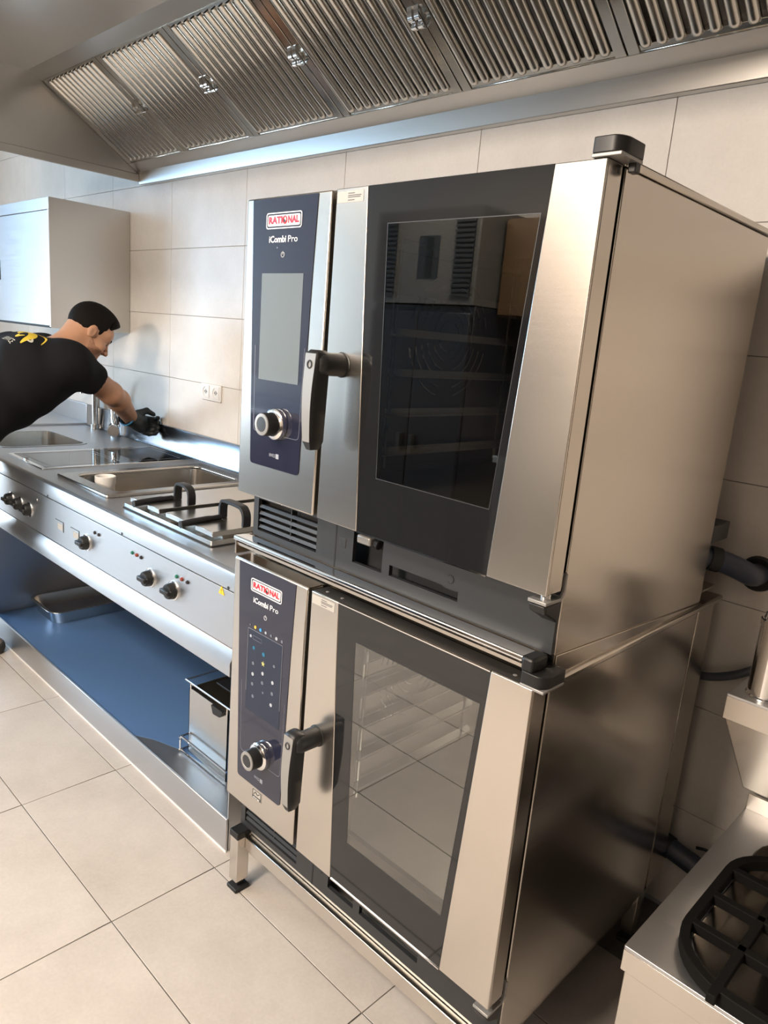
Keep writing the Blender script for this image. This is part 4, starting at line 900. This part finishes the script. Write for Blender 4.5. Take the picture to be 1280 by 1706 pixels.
ELR, WRR = (-1.768, .530, 1.141), (-1.942, .712, 1.002)
ELL, WRL = (-2.12, .15, 1.12), (-2.09, .02, .955)
NECK0, NECK1 = (-1.852, .345, 1.315), tuple(HC+HR@A3(0, -.035, -.050))
def torso(p, g=0.0):
    d = cap(p, (-1.93, .19, 1.225), (-1.78, .19, 1.225), .150+g, .150+g)
    d = smin(d, cap(p, (-1.93, .03, 1.09), (-1.79, .03, 1.09), .128+g), .09)
    d = smin(d, cap(p, (-1.95, -.10, .95), (-1.81, -.10, .95), .130+g), .09)
    d = smin(d, cap(p, SHR, SHL, .072+g), .07)
    return d
def arms(p):
    d = cap(p, SHR, ELR, .058, .050)
    fm = tuple(.68*np.array(ELR)+.32*np.array(WRR)); fm = (fm[0], fm[1]+.004, fm[2]+.006)
    d = smin(d, smin(cap(p, ELR, fm, .049, .050), cap(p, fm, WRR, .050, .035), .02), .02)
    e = smin(cap(p, SHL, ELL, .056, .043), cap(p, ELL, WRL, .044, .030), .02)
    return np.minimum(d, e)
def body(p):
    d = smin(head(p), cap(p, NECK0, NECK1, .062, .056), .03)
    d = smin(d, torso(p, -.006), .05); return smin(d, arms(p), .03)
man = T('person', 'man in black T-shirt and gloves bending over the sink counter, dark short hair', 'person', (-1.87, -.10, 0))
bd = net_obj('body', body, (-2.32, -.26, .80), (-1.58, .82, 1.56), .0058, 'skin', man, 1)
# hair: a cap over the skull that ends at the hairline
def hair(p):
    q = (p-HC)@HR
    d = ell(q, (0, -.008, .040), (.0775, .100, .096)); d = smin(d, ell(q, (0, .035, .092), (.060, .066, .040)), .03)
    line = -(q[..., 2]-.012-.62*q[..., 1]-.9*np.clip(q[..., 1]-.05, 0, 1))     # below this the skin shows
    side = np.abs(q[..., 0])
    line = np.minimum(line, np.maximum(np.maximum(np.abs(q[..., 1]-.026)-.011, -(q[..., 2]+.030)), .060-side))      # sideburns
    line = np.maximum(line, np.where((side > .058) & (q[..., 1] > .045), .004, -1.0))
    ear = -ell(q, (np.sign(1)*.080, -.004, -.012), (.02, .024, .036)); ear2 = -ell(q, (-.080, -.004, -.012), (.02, .024, .036))
    d = smax(d, line*.85, .006); d = smax(smax(d, ear, .004), ear2, .004)
    n = np.sin(q[..., 0]*310+3*np.sin(q[..., 1]*90))*np.sin(q[..., 1]*270)*np.sin(q[..., 2]*240)
    return d+.0010*n
lo = HC-.16; hi = HC+.17
net_obj('hair', hair, tuple(lo), tuple(hi), .0042, 'hair', man, 1)
bm = BM()
for sx in (-1, 1):
    c0 = HC+HR@A3(sx*.012, .100, .026); c1 = HC+HR@A3(sx*.030, .095, .030); c2 = HC+HR@A3(sx*.048, .081, .022)
    tube(bm, smooth_path([tuple(c0), tuple(c1), tuple(c2)], 4), [.0035]*5+[.004, .0035, .003, .0025], 8)
O('eyebrows', bm, 'hair', man)
bm = BM()
for sx in (-1, 1):
    c0 = Vector(HC+HR@A3(sx*.031, .0865, .002)); bmesh.ops.create_icosphere(bm, subdivisions=2, radius=.0045, matrix=Matrix.Translation(c0))
O('eyes', bm, 'eyed', man)
# black T-shirt with short sleeves
UA = np.array(ELR)-np.array(SHR); UA = (UA/np.linalg.norm(UA)).astype(np.float32); UL = np.array(ELL)-np.array(SHL); UL = (UL/np.linalg.norm(UL)).astype(np.float32)
SE = A3(*SHR)+UA*.150; SEL = A3(*SHL)+UL*.150
def shirt(p):
    t_ = torso(p, .006)
    fold = .0022*np.sin(p[..., 1]*46+p[..., 2]*30+2.0*np.sin(p[..., 0]*18))
    s1 = smax(cap(p, tuple(A3(*SHR)-UA*.02), tuple(A3(*SHR)+UA*.22), .080, .066), (p-SE)@UA, .006)
    s2 = smax(cap(p, tuple(A3(*SHL)-UL*.02), tuple(A3(*SHL)+UL*.22), .078, .066), (p-SEL)@UL, .006)
    d = smin(smin(t_, s1, .05), s2, .05)
    d = smin(d, cap(p, (-1.84, .16, 1.08), (-1.82, .30, 1.20), .075, .07), .10)      # cloth hanging under the chest
    hem = p[..., 2]-.90; d = smax(d, -hem, .01)
    # open sleeve end around the arm
    return d+fold
net_obj('t_shirt', shirt, (-2.34, -.28, .86), (-1.55, .56, 1.50), .0075, 'shirt', man, 1)
# print on the back of the shirt, laid on the cloth
def drop(bm, lift=.0015):
    V = np.array([v.co for v in bm.verts], np.float32); z0 = V[:, 2].copy(); zz = np.full(len(V), 1.50, np.float32)
    for _ in range(60):
        P_ = np.stack([V[:, 0], V[:, 1], zz], -1); d = shirt(P_); zz = np.where(d > .0003, zz-np.maximum(d*.6, .0003), zz)
    for v, z, e in zip(bm.verts, zz, z0): v.co.z = float(z)+lift+float(e)
    return bm
def ribbon(pts, wid):
    bm = BM(); sp = smooth_path([(x, y, 0) for x, y in pts], 6); L, n = [], len(sp)
    for i, p in enumerate(sp):
        tg = (sp[min(i+1, n-1)]-sp[max(i-1, 0)]).normalized(); nn = Vector((-tg.y, tg.x, 0)); s = wid*math.sin(PI*(.06+.88*i/(n-1)))
        L.append([bm.verts.new(p+nn*s), bm.verts.new(p-nn*s)])
    for i in range(n-1): face(bm, [L[i][0], L[i][1], L[i+1][1], L[i+1][0]])
    bmesh.ops.subdivide_edges(bm, edges=bm.edges, cuts=1, use_grid_fill=True)
    return drop(bm)
PX, PY = -1.79, .175
def pp(*q): return [(PX+a, PY+b) for a, b in q]
for pts, wd in ((pp((-.085, .050), (-.06, .012), (-.02, .0), (.01, .02)), .016), (pp((-.02, .0), (.03, .018), (.07, .0), (.09, -.05)), .017), (pp((.01, .03), (.05, .055), (.09, .05), (.115, .02)), .0045), (pp((.055, -.02), (.03, -.04), (.0, -.02)), .008)):
    O('shirt_print', ribbon(pts, wd), 'print_y', man)
for pts, wd in ((pp((-.13, .02), (-.10, -.01), (-.06, .01)), .005), (pp((-.10, .07), (-.075, .045)), .005), (pp((-.06, .06), (-.02, .05)), .004), (pp((.085, .0), (.10, -.012), (.09, -.025)), .005)):
    O('shirt_print', ribbon(pts, wd), 'print_w', man)
bm = text_bm('SERVICE', .030, depth=.0, res=2)
for v in bm.verts: v.co = Vector((-1.775+v.co.x*.85, .105+v.co.y, 0))
bmesh.ops.triangulate(bm, faces=bm.faces); bmesh.ops.subdivide_edges(bm, edges=[e for e in bm.edges if e.calc_length() > .006], cuts=2)
O('shirt_lettering', drop(bm), 'print_w', man)
# stubble on the jaw
def stubble(p):
    q = (p-HC)@HR; m = smax(smax(q[..., 2]+.036-.7*np.clip(.045-q[..., 1], 0, 1), -(q[..., 1]-.005), .01), -.115-q[..., 2], .01)
    lip = -ell(q, (0, .100, -.060), (.026, .03, .013))
    return smax(smax(head(p)-.0011, m*.5, .002), lip, .002)
net_obj('stubble', stubble, tuple(HC-.16), tuple(HC+.16), .0042, 'beard', man, 0)
# trousers and shoes
def legs(p):
    d = cap(p, (-1.95, -.10, .92), (-1.81, -.10, .92), .137)
    for hx_, kx_, ax_, ky, ay in ((-1.80, -1.80, -1.815, -.08, -.13), (-1.96, -1.97, -2.00, -.10, -.20)):
        d = smin(d, smin(cap(p, (hx_, -.10, .88), (kx_, ky, .50), .098, .068), cap(p, (kx_, ky, .50), (ax_, ay, .09), .068, .055), .03), .05)
    return smax(smax(d, p[..., 2]-.955, .01), .075-p[..., 2], .005)
net_obj('trousers', legs, (-2.16, -.32, .05), (-1.62, .10, 1.0), .014, 'jeans', man, 2)
for ax_, ay in ((-1.822, -.13), (-2.00, -.20)):
    up = lambda p: smax(smin(smin(cap(p, (ax_, ay-.03, .055), (ax_, ay+.10, .045), .040, .038), cap(p, (ax_, ay, .06), (ax_, ay-.01, .10), .045), .03), cap(p, (ax_, ay+.10, .040), (ax_, ay+.155, .036), .038, .032), .02), .016-p[..., 2], .004)
    so = lambda p: smax(smax(smin(cap(p, (ax_, ay-.04, .015), (ax_, ay+.14, .015), .043, .046), cap(p, (ax_, ay+.10, .03), (ax_, ay+.155, .028), .034, .0375), .015), -p[..., 2]+.001, .003), p[..., 2]-.028-np.clip((p[..., 1]-ay-.13)*.5, 0, .03), .004)
    s_ = net_obj('shoe', up, (ax_-.07, ay-.10, .005), (ax_+.07, ay+.22, .15), .007, 'shoe', man, 1)
    net_obj('sole', so, (ax_-.07, ay-.11, -.01), (ax_+.07, ay+.23, .08), .006, 'sole', s_, 1)
HTIP = (-1.985, .818, .958)
# gloved right hand: palm, four fingers and a thumb closed on a cloth
hd = (np.array(HTIP)-np.array(WRR)); hd = hd/np.linalg.norm(hd)
hn = np.cross(hd, np.array((.12, .30, -.94))); hn /= np.linalg.norm(hn); ht = np.cross(hd, hn)*-1      # hn: back of the hand, ht: across
if hn[1] > 0: pass
HRm = np.stack([ht, hd, hn], 1).astype(np.float32); W0 = np.array(WRR, np.float32); GS = 1.12
def glove(p):
    q = (p-W0)@HRm/GS
    d = cap(q, (0, -.030, 0), (0, .03, 0), .038, .034)
    d = smin(d, ell(q, (0, .065, .002), (.046, .052, .024)), .02)
    for i, (fx, L) in enumerate(((-.034, .060), (-.012, .068), (.012, .064), (.033, .050))):
        a = (fx, .100, .006); b = (fx*1.05, .100+L*.45, -.004); c_ = (fx*1.02, .100+L*.62, -.030); e = (fx*.98, .100+L*.40, -.050)
        f_ = smin(smin(cap(q, a, b, .0125, .0118), cap(q, b, c_, .0115, .0108), .004), cap(q, c_, e, .0105, .0092), .004); d = smin(d, f_, .007)
    f_ = smin(cap(q, (-.036, .040, -.008), (-.056, .075, -.024), .015, .0135), cap(q, (-.056, .075, -.024), (-.046, .104, -.038), .013, .0105), .006); d = smin(d, f_, .012)
    hollow = cap(q, (0, -.075, 0), (0, -.020, 0), .036, .034)
    return smax(d, -hollow, .003)*GS
gl_ = net_obj('glove', glove, (-2.12, .64, .84), (-1.84, .90, 1.10), .0042, 'glove', man, 1)
R = []
bm = BM()
ringc = [W0+HRm@(GS*A3(.0375*math.cos(a), -.026, .0375*math.sin(a))) for a in [k*2*PI/28 for k in range(28)]]
tube(bm, [tuple(c) for c in ringc], .0045, 8, closed=True); O('glove_cuff', bm, 'cuff', gl_, label='blue cuff of the glove')
def patch(p):
    q = (p-W0)@HRm; n = np.sin(q[..., 0]*150+1)*np.sin(q[..., 1]*130); return smax(glove(p)-.0014, smax(.25-n, smax(-(q[..., 2]-.004), -(q[..., 1]-.005), .004), .004)*.02, .002)
net_obj('glove_patches', patch, (-2.12, .64, .84), (-1.84, .90, 1.10), .0042, 'gpatch', gl_, 0)
def gl2(p):
    c0 = np.array(WRL, np.float32); d = cap(p, tuple(c0+A3(0, .02, .02)), tuple(c0+A3(-.005, -.03, -.025)), .034, .036)
    for k, e in enumerate((-.03, -.01, .01, .03)): d = smin(d, smin(cap(p, tuple(c0+A3(e, -.04, -.035)), tuple(c0+A3(e, -.075, -.050)), .0115), cap(p, tuple(c0+A3(e, -.075, -.050)), tuple(c0+A3(e, -.095, -.064)), .0105), .004), .008)
    return smin(d, cap(p, tuple(c0+A3(.032, -.01, -.02)), tuple(c0+A3(.05, -.045, -.05)), .012), .012)
net_obj('glove', gl2, (-2.20, -.12, .82), (-1.98, .10, 1.04), .006, 'glove', man, 1)
